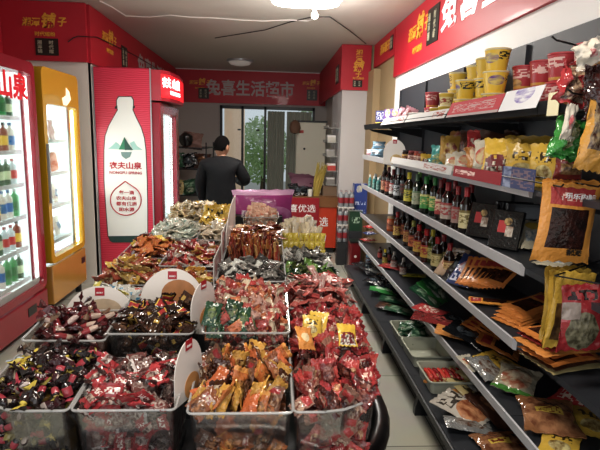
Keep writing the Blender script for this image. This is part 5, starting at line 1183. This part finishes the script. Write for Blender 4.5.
# row 6: far rounded end
BF('ivory', -.74, -.32, 3.54, 3.92, 1.0, 1.02, 'clear bin heaped with ivory and gold sweets at the far end', 'ivory and gold film sweet at the far end of the table', 'ivory sweets', ('b0a080', 'c8b890'), size=.075, heap=.09, hgt=.2, name='ivory_sweet')
BF('peach', -.17, .06, 3.2, 3.45, 1.09, 1.09, 'tall upright clear box of peach coloured sweets before the purple bag', 'peach coloured sweet in the tall upright box', 'peach sweets', ('c8a488', 'd8c8b8'), size=.06, heap=.03, hgt=.18, mode='stand', name='peach_sweet')
# purple bag
a = hit(232, 187, 'y', 3.75); b = hit(294, 222, 'y', 3.75)
pb = bag(b.x - a.x, a.z - b.z + .04, .14, pack('bag magenta', '9c2478', [('r', 0, 1, .87, 1, 'd8a8cc'), ('e', .45, 1, .1, .6, 'c07ab0', '8a2070', 3), ('t', .1, .5, .2, .5, 'e0b8d8', None, 6)], .22), 'large shiny purple bag with a pale seam standing at the far end', ((a.x + b.x) / 2, 3.75, (a.z + b.z) / 2 - .035), (STD, R_(-1), .05), crumple=.3, crimp=.06)
MB().box(-.3, .1, 3.62, 3.9, .575, 1.03).build('riser', STEP, bpy.data.objects['sweets_gondola'])
# cards
p = hit(102, 320, 'y', 1.94)
dome_card(.27, .24, (p.x - .01, 1.94, .76), (-.12, 0, .08), 'round-topped white card with a red badge between the left bins', 'b8a48c', pos=(.05, .065))
p = hit(176, 300, 'y', 2.1)
dome_card(.26, .27, (-.385, 1.96, .80), (-.1, 0, 0), 'large round-topped white card with a round biscuit picture', 'a8744a', pos=(.1, .085))
for (x, y_, zz, w, h, lb) in [(-.238, 1.45, .80, .15, .19, 'white oval card standing edge on between the two front middle bins'), (-.238, 1.8, .9, .17, .17, 'white oval card standing edge on between the second row bins')]:
    dome_card(w, h, (x, y_, zz), (0, 0, R_(66)), lb, 'c89058')
PRn = pack('divider print', 'd8d2cc', [('r', .12, .45, .15, .9, 'a83038', 'd8b8b4', 8), ('r', .55, .9, .15, .9, 'b04048', 'd8c0bc', 8)], .35, bump=0)
def divider(y0, y1, z0, z1, x, lb, plain=False, curve=0):
    t = thing('divider_panel', lb, 'divider', (x, y0, z0))
    n = 8; vs = []; uv = []; fs = []
    for s_ in (0, .004):
        for i in range(n + 1):
            f = i / n; zt = (z1 - z0) * (1 - curve * (1 - f) ** 3) if curve else (z1 - z0)
            vs += [(s_, (y1 - y0) * f, 0), (s_, (y1 - y0) * f, zt)]
    m = 2 * (n + 1)
    for i in range(n):
        for o, rev in ((0, 1), (m, 0)):
            q = (o + 2 * i, o + 2 * i + 2, o + 2 * i + 3, o + 2 * i + 1); u = [(1 - i / n, 0), (1 - (i + 1) / n, 0), (1 - (i + 1) / n, 1), (1 - i / n, 1)]
            fs.append(q[::-1] if rev else q); uv.append(u[::-1] if rev else u)
        fs.append((2 * i + 1, 2 * i + 3, m + 2 * i + 3, m + 2 * i + 1)); uv.append([(0, 0)] * 4)
    fs.append((0, 1, m + 1, m)); uv.append([(0, 0)] * 4)
    MB().add(vs, fs, uv).build('panel', M_card if plain else PRn, t)
divider(2.1, 2.44, .9, 1.08, -.235, 'low white divider with red menu print, nearer of two')
divider(2.46, 2.8, .98, 1.13, -.235, 'white divider with red menu print, farther of two')
divider(2.6, 3.3, 1.02, 1.22, -.225, 'tall curved white divider between the yellow bags and brown sticks', True, curve=.6)

# ---------------------------------------------------------------- counter, cabinet, back of shop
CR1 = mat('counter orange red', 'bc3c20', .4, var=.05); CR2 = mat('counter red', '941c26', .35)
c0 = hit(288, 200, 'y', 6.9).x; c1 = .95
t = thing('checkout_counter', 'orange red checkout counter with a wooden top at the back', 'counter', (0, 0, 0))
MB().box(c0, c1, 6.9, 7.45, .08, .66).build('front_panel', CR1, t)
MB().box(c0, c1 + .01, 6.88, 7.47, .66, .8).build('counter_top', mat('counter wood', '7a5230', .45, var=.25, vscale=6), t)
MB().box(c0 + .03, c1 - .03, 6.93, 7.42, 0, .08).build('plinth', M_black, t)
xm = hit(319, 210, 'y', 6.87).x
MB().box(c0 - .02, xm, 6.865, 6.88, .12, .79).build('poster', CR2, t)
def ct(s_, x0, x1, y0_, y1_, Y, bold=.01):
    a = hit(x0, y0_, 'y', Y); b = hit(x1, y1_, 'y', Y)
    text(s_, b.x - a.x, a.z - b.z, M_white, t, ((a.x + b.x) / 2, Y, (a.z + b.z) / 2), FACE_CAM, bold, depth=.002)
ct('兔喜优选', 280, 315.5, 204, 212.5, 6.862); ct('选', 319.5, 328, 217, 226.5, 6.896); ct('兔', 303, 314, 214, 224, 6.862)
a = hit(319.5, 235, 'y', 6.896); b = hit(326, 243, 'y', 6.896)
MB().prism([(a.x, b.z), (b.x - .02, b.z), (b.x, a.z), (a.x + .02, a.z)], 6.894, 6.899, axis='y').build('logo_mark', M_white, t)
# white cabinet
a = hit(297, 122, 'y', 8.9); b = hit(324, 190, 'y', 8.9)
t = thing('white_cabinet', 'tall off-white metal cabinet with a red sticker behind the counter', 'cabinet', ((a.x + b.x) / 2, 9.1, 0))
w = (b.x - a.x) / 2
MB().box(-w, w, -.18, .25, 0, a.z).build('body', mat('cabinet white', 'cfc9b6', .5, emit=.06), t, bevel=.006)
MB().box(-w + .01, w - .01, -.2, -.182, .05, a.z - .02).build('door', mat('cabinet door white', 'd2ccba', .45, emit=.06), t)
MB().box(-w + .03, -w + .12, -.206, -.2, 1.69, 1.74).build('sticker', mat('sticker red', 'b03024', .5), t)
MB().lathe([(.02, 0), (.02, .02), (.001, .025)], 12).build('knob', M_black, t, loc=(-w + .14, -.2, 1.42), rot=(STD, 0, 0))
MB().box(-w, w + .02, -.2, .25, a.z, a.z + .03).build('top_board', M_dark, t)
# tan bag on the left of the cabinet top
p = hit(295, 127, 'y', 8.7)
tag(MB().lathe([(.001, -.12), (.07, -.1), (.1, -.02), (.08, .07), (.03, .11), (.001, .12)], 12).build('hanging_bag', mat('tan cloth', '7a5c4a', .8, bump=.4), smooth=True, loc=p), 'tan cloth bag hanging beside the white cabinet', 'bag')
# items on the counter
p = hit(306, 186, 'y', 7.15)
bag(.5, .3, .12, pack('plum cushion', '74485c', [], .5), 'plum coloured padded bag lying on the counter', (p.x, 7.2, 1.0), (.5, .1, .2), name='padded_bag')
bag(.36, .2, .12, G['dark'], 'black plastic bag bunched on the counter under the plum bag', (hit(301, 192, 'y', 7.05).x, 7.05, .87), (STD - .3, 0, .2), name='plastic_bag', crumple=1.6)
mb = MB()
for k in range(26):
    x = rnd.uniform(-.06, .06); mb.tube([(x * .5, rnd.uniform(-.03, .03), 0), (x + .03, rnd.uniform(-.04, .04), .2), (x * 1.2 + .08, rnd.uniform(-.05, .05), rnd.uniform(.34, .48))], [.012, .01, .004], 5)
tag(mb.build('broom_bundle', mat('straw yellow', 'a89448', .7, var=.3), loc=(hit(316, 195, 'y', 7.05).x, 7.05, .8)), 'yellow straw bundle standing on the counter', 'straw bundle')
p = hit(329, 193, 'y', 7.1)
carton(.2, .16, .14, mat('cardboard', '7a6450', .8), 'cardboard_box', 'small brown cardboard box on the right end of the counter', (p.x, 7.15, .8), .1)
tag(MB().lathe([(.03, 0), (.035, .1), (.033, .1), (.028, .005)], 14).build('paper_cup', mat('cup white', 'd8d4cc', .5), smooth=True, loc=(hit(310, 195, 'y', 6.98).x, 6.98, .8)), 'white cup on the counter left of the straw bundle', 'cup')
# wall rack beside pillar
t = thing('wall_rack', 'white wire rack with small goods on the side of the pillar', 'rack', (.965, 7.35, 0))
mb = MB()
for zz in (.95, 1.15, 1.35, 1.55, 1.75):
    mb.box(-.16, 0, -.3, .3, zz, zz + .006).box(-.16, -.155, -.3, .3, zz, zz + .04)
for yy in (-.3, 0, .3): mb.box(-.006, 0, yy - .004, yy + .004, .9, 1.85)
mb.build('wire_frame', mat('rack wire', 'b0b0ac', .4, metal=.4), t)
for k, (zz, yy, c, lb) in enumerate([(1.156, -.15, 'c03828', 'red and white carton on the wire rack by the pillar'), (1.356, .0, 'b8b4ac', 'grey carton on the wire rack by the pillar'), (.956, -.1, '8a8680', 'dull grey carton on the lowest rack level'), (1.556, -.05, 'c8c4b8', 'pale carton on the fourth rack level')]):
    carton(.12, .1, .1, pack('rack %d' % k, c, [('r', 0, 1, .7, 1, 'e0dcd8')], .4, bump=0), 'small_carton', lb, (.88, 7.35 + yy, zz), .1)
# water packs before the pillar
WB = [('bottle_body', MB().lathe(bottle_mesh(.21, .032, .3), 10).mesh('bottle_body', mat('pet bottle', '84888c', .1, coat=.5), True)), ('label_band', MB().lathe([(.0328, .05), (.0328, .12)], 10).mesh('label_band', mat('red band', '8c2c34', .4), True)), ('cap', MB().lathe([(.013, .19), (.013, .21), (.001, .21)], 8).mesh('cap', mat('wcap', '9a8c8c', .4), True))]
wxc, wyc = hit(345, 250, 'z', 0).x, 6.2
wxc = hit(345.5, 215, 'y', 6.3).x
carton(.2, .14, .30, mat('crate dark', '2a2a2c', .6), 'storage_crate', 'dark crate under the stacked water bottles by the pillar', (wxc, 6.3, 0), 0)
for lv in range(3):
    for i in range(3):
        for j in range(2):
            make_thing('water_bottle', 'clear water bottle with red band in the %s tier by the pillar' % ('lowest', 'middle', 'top')[lv], 'bottle', WB, (wxc - .067 + i * .067, 6.27 + j * .067, .304 + lv * .225), 0, 'water bottles stacked by the pillar')
    if lv < 2: tag(MB().box(wxc - .1, wxc + .1, 6.23, 6.38, .304 + lv * .225 + .212, .304 + lv * .225 + .224).build('tier_board', M_card), 'thin pale board separating the %s and next bottle tier' % ('lowest', 'middle')[lv], 'board')
x_ = hit(360, 205, 'y', 6.4).x
Cb = pack('carton royal', '1c3a8a', [('e', .15, .6, .72, .95, 'd8d0a0', '3a60b0', 5), ('t', .1, .9, .35, .45, 'd0d8f0', None, 9), ('t', .1, .9, .1, .2, 'c0c8e8', None, 9)], .35, bump=0)
carton(.17, .17, .62, mat('carton brown', '6a5238', .7), 'tall_carton', 'brown carton standing on the floor under the blue carton', (x_, 6.45, 0), 0)
carton(.17, .14, .42, Cb, 'blue_carton', 'tall royal blue carton standing in front of the pillar', (x_, 6.45, .622), 0)
x_ = hit(355, 228, 'y', 6.0).x
carton(.16, .14, .5, M_dark, 'dark_carton', 'black carton on the floor behind the red bin', (x_, 6.02, 0), 0)
carton(.16, .12, .24, pack('carton green', '20402c', [('t', .2, .8, .4, .7, 'a0b8a0', None, 7)], .35, bump=0), 'green_carton', 'dark green carton below and in front of the blue one', (x_, 6.02, .502), 0)
x_ = hit(355, 262, 'y', 5.55).x
t = thing('red_bin', 'dark red metal bin on the floor at the end of the shelves', 'bin', (x_, 5.62, 0))
MB().prism(rrect(-.065, .065, -.08, .08, .02), 0, .44).build('bin_body', mat('bin red', '6a1418', .3, coat=.4), t, smooth=True)
MB().prism(rrect(-.07, .07, -.085, .085, .02), .44, .455).build('lid', M_plblack, t)
MB().lathe([(.016, 0), (.001, .001)], 14).build('round_sticker', M_card, t, loc=(0, -.0815, .28), rot=(STD, 0, 0))
# dark storage rack at rear left and goods
t = thing('storage_rack', 'dark wire storage rack against the rear left wall', 'rack', (-1.25, 8.2, 0))
mb = MB()
for zz in (.3, .7, 1.1, 1.42): mb.box(-.5, .3, -.5, .5, zz - .015, zz)
for x in (-.5, .28):
    for y in (-.5, .48): mb.box(x, x + .02, y, y + .02, 0, 1.5)
mb.build('frame', M_black, t)
k = 0
for zi, zz in enumerate((.3, .7, 1.1)):
    for i in range(4):
        m = ['dark', 'choc', 'paper', 'dgreen'][(i + zi) % 4]; cn = ['black', 'brown', 'buff', 'dark green'][(i + zi) % 4]
        bag(.26, .22, .1, G[m], '%s sack on the %s level of the rear storage rack' % (cn, ('lowest', 'middle', 'upper')[zi]), (-1.62 + i * .2, 7.78, zz + .12), (STD - .1, rnd.gauss(0, .1), 0), name='goods_sack', cat='sack', crumple=1.2)
p = hit(193, 140, 'y', 7.9)
bag(.3, .26, .1, pack('tan pink bag', '8a6458', [], .6), 'brownish pink bag on top of the rear storage rack', (p.x, 7.9, 1.52), (STD - .2, .1, 0), name='cloth_bag', crumple=1.1)
tag(MB().lathe([(.001, -.1), (.07, -.09), (.11, -.02), (.1, .05), (.04, .1), (.001, .11)], 14).build('black_helmet', mat('helmet', '121214', .25, coat=.4), smooth=True, loc=(hit(186, 141, 'y', 7.7).x, 7.7, 1.54)), 'round black helmet on top of the rear storage rack', 'helmet')

# ---------------------------------------------------------------- person
def skin(name, verts, edges, radii, m, parent=None, sub=2, root=0, **kw):
    me = bpy.data.meshes.new(name); me.from_pydata([Vector(v) for v in verts], edges, []); me.materials.append(m)
    o = bpy.data.objects.new(name, me); COL.objects.link(o)
    sk = o.modifiers.new('s', 'SKIN'); sk.use_smooth_shade = True
    for i, r in enumerate(radii):
        me.skin_vertices[0].data[i].radius = r if isinstance(r, tuple) else (r, r)
    me.skin_vertices[0].data[root].use_root = True
    ss = o.modifiers.new('ss', 'SUBSURF'); ss.levels = sub; ss.render_levels = sub
    bpy.context.view_layer.update()
    em = bpy.data.meshes.new_from_object(o.evaluated_get(bpy.context.evaluated_depsgraph_get()))
    bpy.data.objects.remove(o); em.materials.clear(); em.materials.append(m); em.shade_smooth()
    return link(em, name, parent, **kw)
SK = mat('skin', '9a7058', .55); JK = mat('black jacket', '131417', .75, bump=.3, bscale=30, spec=.2); TR = mat('dark trousers', '1c1e26', .8); HR = mat('black hair', '0c0909', .95, bump=1, bscale=160, spec=.1); SHO = mat('black shoes', '101010', .4)
px_ = hit(222, 160, 'y', 5.35).x
pn = thing('person', 'person with short black hair in a black jacket seen from behind', 'person', (px_ - .01, 5.35, 0), 0)
# local frame: +y away from camera, faces +y; x right
V = [(0, 0, .88), (0, -.01, 1.06), (0, -.01, 1.2), (0, 0, 1.3), (.0, .01, 1.385), (.0, .015, 1.43),
     (-.16, 0, 1.27), (-.225, .0, 1.1), (-.2, .1, .9), (-.17, .2, .85),
     (.16, 0, 1.27), (.245, .02, 1.14), (.2, .22, 1.12), (.12, .32, 1.14),
     (-.09, 0, .82), (-.1, .02, .46), (-.1, -.02, .08), (-.1, .11, .035),
     (.09, 0, .82), (.1, .02, .46), (.1, -.02, .08), (.1, .11, .035)]
E_ = [(0, 1), (1, 2), (2, 3), (3, 4), (4, 5), (3, 6), (6, 7), (7, 8), (8, 9), (3, 10), (10, 11), (11, 12), (12, 13), (0, 14), (14, 15), (15, 16), (16, 17), (0, 18), (18, 19), (19, 20), (20, 21)]
Rr = [(.13, .1), (.12, .09), (.11, .08), (.06, .055), .05, .048, .045, .042, .034, .028, .045, .042, .034, .028, .075, .055, .038, .035, .075, .055, .038, .035]
body = skin('body', V, E_, Rr, SK, pn)
# head: shaped sphere fused onto the same mesh
def head_mesh():
    bm = bmesh.new(); bmesh.ops.create_uvsphere(bm, u_segments=28, v_segments=20, radius=1)
    for v in bm.verts:
        x, y, z = v.co; fx, fy, fz = .073, .092, .112
        jaw = max(0, -z)
        fx *= 1 - .28 * jaw; fy *= 1 - .12 * jaw
        v.co = Vector((x * fx, y * fy + (.012 * jaw if y > 0 else .0), z * fz))
        if y > .8 and abs(x) < .28 and -.25 < z < .12: v.co.y += .018 * (1 - abs(x) / .28) * (1 if z < 0 else .5)   # nose
        if y > .75 and .15 < abs(x) < .5 and .02 < z < .2: v.co.y -= .006   # eye sockets
        if y > .8 and abs(x) < .3 and -.52 < z < -.42: v.co.y += .004       # lips
    return bm
bm = head_mesh(); hm = Matrix.Translation((.006, .02, 1.49)) @ Euler((R_(-12), 0, R_(-35))).to_matrix().to_4x4()
for s_ in (-1, 1):   # ears
    g = bmesh.ops.create_uvsphere(bm, u_segments=10, v_segments=8, radius=1)
    for v in g['verts']: v.co = Vector((v.co.x * .008 + s_ * .074, v.co.y * .018 + .0, v.co.z * .03 - .005))
bm.transform(hm)
# hands with five fingers each, in the same surface
bm.from_mesh(body.data); bm.to_mesh(body.data); bm.free(); body.data.shade_smooth()
def hand(base, d, side):
    base = Vector(base); d = Vector(d).normalized(); up_ = Vector((0, 0, 1)); sd = d.cross(up_).normalized()
    vs = [base, base + d * .05]; es = [(0, 1)]; rs = [(.024, .014), (.03, .014)]
    for k, (o_, l) in enumerate([(-.03, .055), (-.01, .068), (.01, .064), (.03, .05)]):
        a = len(vs); root_ = base + d * .085 + sd * o_ * .9
        vs += [root_, root_ + d * l * .5 - up_ * .008, root_ + d * l * .85 - up_ * .03]; rs += [.009, .0085, .007]
        es += [(1, a), (a, a + 1), (a + 1, a + 2)]
    a = len(vs); vs += [base + d * .03 - sd * side * .03, base + d * .06 - sd * side * .05 - up_ * .01, base + d * .085 - sd * side * .05 - up_ * .02]; rs += [.011, .01, .008]
    es += [(0, a), (a, a + 1), (a + 1, a + 2)]
    return skin('hand', vs, es, rs, SK, pn, sub=1)
hs = [hand((-.165, .215, .845), (0.1, 1, -.1), -1), hand((.11, .335, 1.14), (-.5, 1, .1), 1)]
bm = bmesh.new(); bm.from_mesh(body.data)
for h_ in hs: bm.from_mesh(h_.data); bpy.data.objects.remove(h_)
bm.to_mesh(body.data); bm.free(); body.data.shade_smooth()
# jacket
JV = [(0, 0, .78), (0, 0, .92), (0, -.01, 1.08), (0, -.015, 1.22), (0, 0, 1.32), (0, .012, 1.4), (-.165, 0, 1.29), (-.222, 0, 1.1), (-.2, .09, .93), (-.175, .18, .87), (.165, 0, 1.295), (.262, .02, 1.14), (.215, .2, 1.115), (.14, .3, 1.13)]
JE = [(0, 1), (1, 2), (2, 3), (3, 4), (4, 5), (4, 6), (6, 7), (7, 8), (8, 9), (4, 10), (10, 11), (11, 12), (12, 13)]
JR = [(.185, .14), (.175, .135), (.165, .13), (.18, .13), (.13, .105), (.066, .066), (.085, .082), .066, .058, .048, (.082, .08), .068, .058, .046]
skin('jacket', JV, JE, JR, JK, pn, root=1)
TV = [(0, 0, .86), (-.095, 0, .78), (-.1, .02, .46), (-.1, -.01, .1), (.095, 0, .78), (.1, .02, .46), (.1, -.01, .1)]
skin('trousers', TV, [(0, 1), (1, 2), (2, 3), (0, 4), (4, 5), (5, 6)], [(.15, .12), .095, .072, .06, .095, .072, .06], TR, pn)
for s_ in (-1, 1):
    MB().prism(rrect(s_ * .1 - .045, s_ * .1 + .045, -.08, .19, .04), 0, .07).build('shoe', SHO, pn, smooth=True, bevel=.012)
# hair cap
bm = head_mesh(); dl = []
for v in bm.verts:
    x, y, z = v.co.x / .073, v.co.y / .092, v.co.z / .112
    lim = -.28 + .75 * max(0, y + .15) ** .8
    if y < -.2: lim = -.55
    if z < lim: dl.append(v)
    else: v.co *= 1.075
    if z >= lim and y > .75: v.co.y = min(v.co.y, .092)
bmesh.ops.delete(bm, geom=dl, context='VERTS'); bm.transform(hm)
me = bpy.data.meshes.new('hair'); bm.to_mesh(me); bm.free(); me.materials.append(HR); me.shade_smooth()
ho = link(me, 'hair', pn); so = ho.modifiers.new('so', 'SOLIDIFY'); so.thickness = .008

# ---------------------------------------------------------------- lights and world
def area(name, loc, size, power, col=(1, 1, 1), rot=(0, 0, 0), sy_=None):
    l = bpy.data.lights.new(name, 'AREA'); l.energy = power; l.size = size; l.color = col
    if sy_: l.shape = 'RECTANGLE'; l.size_y = sy_
    o = bpy.data.objects.new(name, l); COL.objects.link(o); o.location = loc; o.rotation_euler = rot; return o
area('led_main', (.3, 4.72, 2.76), .5, 50, (1, .95, .87))
pl = bpy.data.lights.new('led_glow', 'POINT'); pl.energy = 34; pl.shadow_soft_size = .15; pl.color = (1, .97, .93)
po = bpy.data.objects.new('led_glow', pl); COL.objects.link(po); po.location = (.35, 4.6, 2.6)
area('led_near', (-.1, 1.0, 2.8), .4, 40, (1, .93, .82))
area('shop_front', (-.4, -1.1, 1.6), 2.2, 20, (1, .97, .95), (R_(90), 0, 0), 2.2)
area('fridge_glow', (-1.83, 3.7, 1.3), .9, 9, (.93, 1, 1), (0, R_(-90), 0), 1.5)
area('fridge_glow', (-1.83, 4.8, 1.3), .7, 8, (1, .98, .9), (0, R_(-90), 0), 1.5)
w = bpy.data.worlds.new('World'); bpy.context.scene.world = w; w.use_nodes = True
bg = w.node_tree.nodes['Background']; bg.inputs[0].default_value = (.75, .82, .9, 1); bg.inputs[1].default_value = .7
sc = bpy.context.scene
sc.view_settings.view_transform = 'Standard'; sc.view_settings.look = 'None'; sc.view_settings.exposure = .12; sc.view_settings.gamma = .92
sc.cycles.use_denoising = True
sc.cycles.transparent_max_bounces = 16
sc.cycles.max_bounces = 6
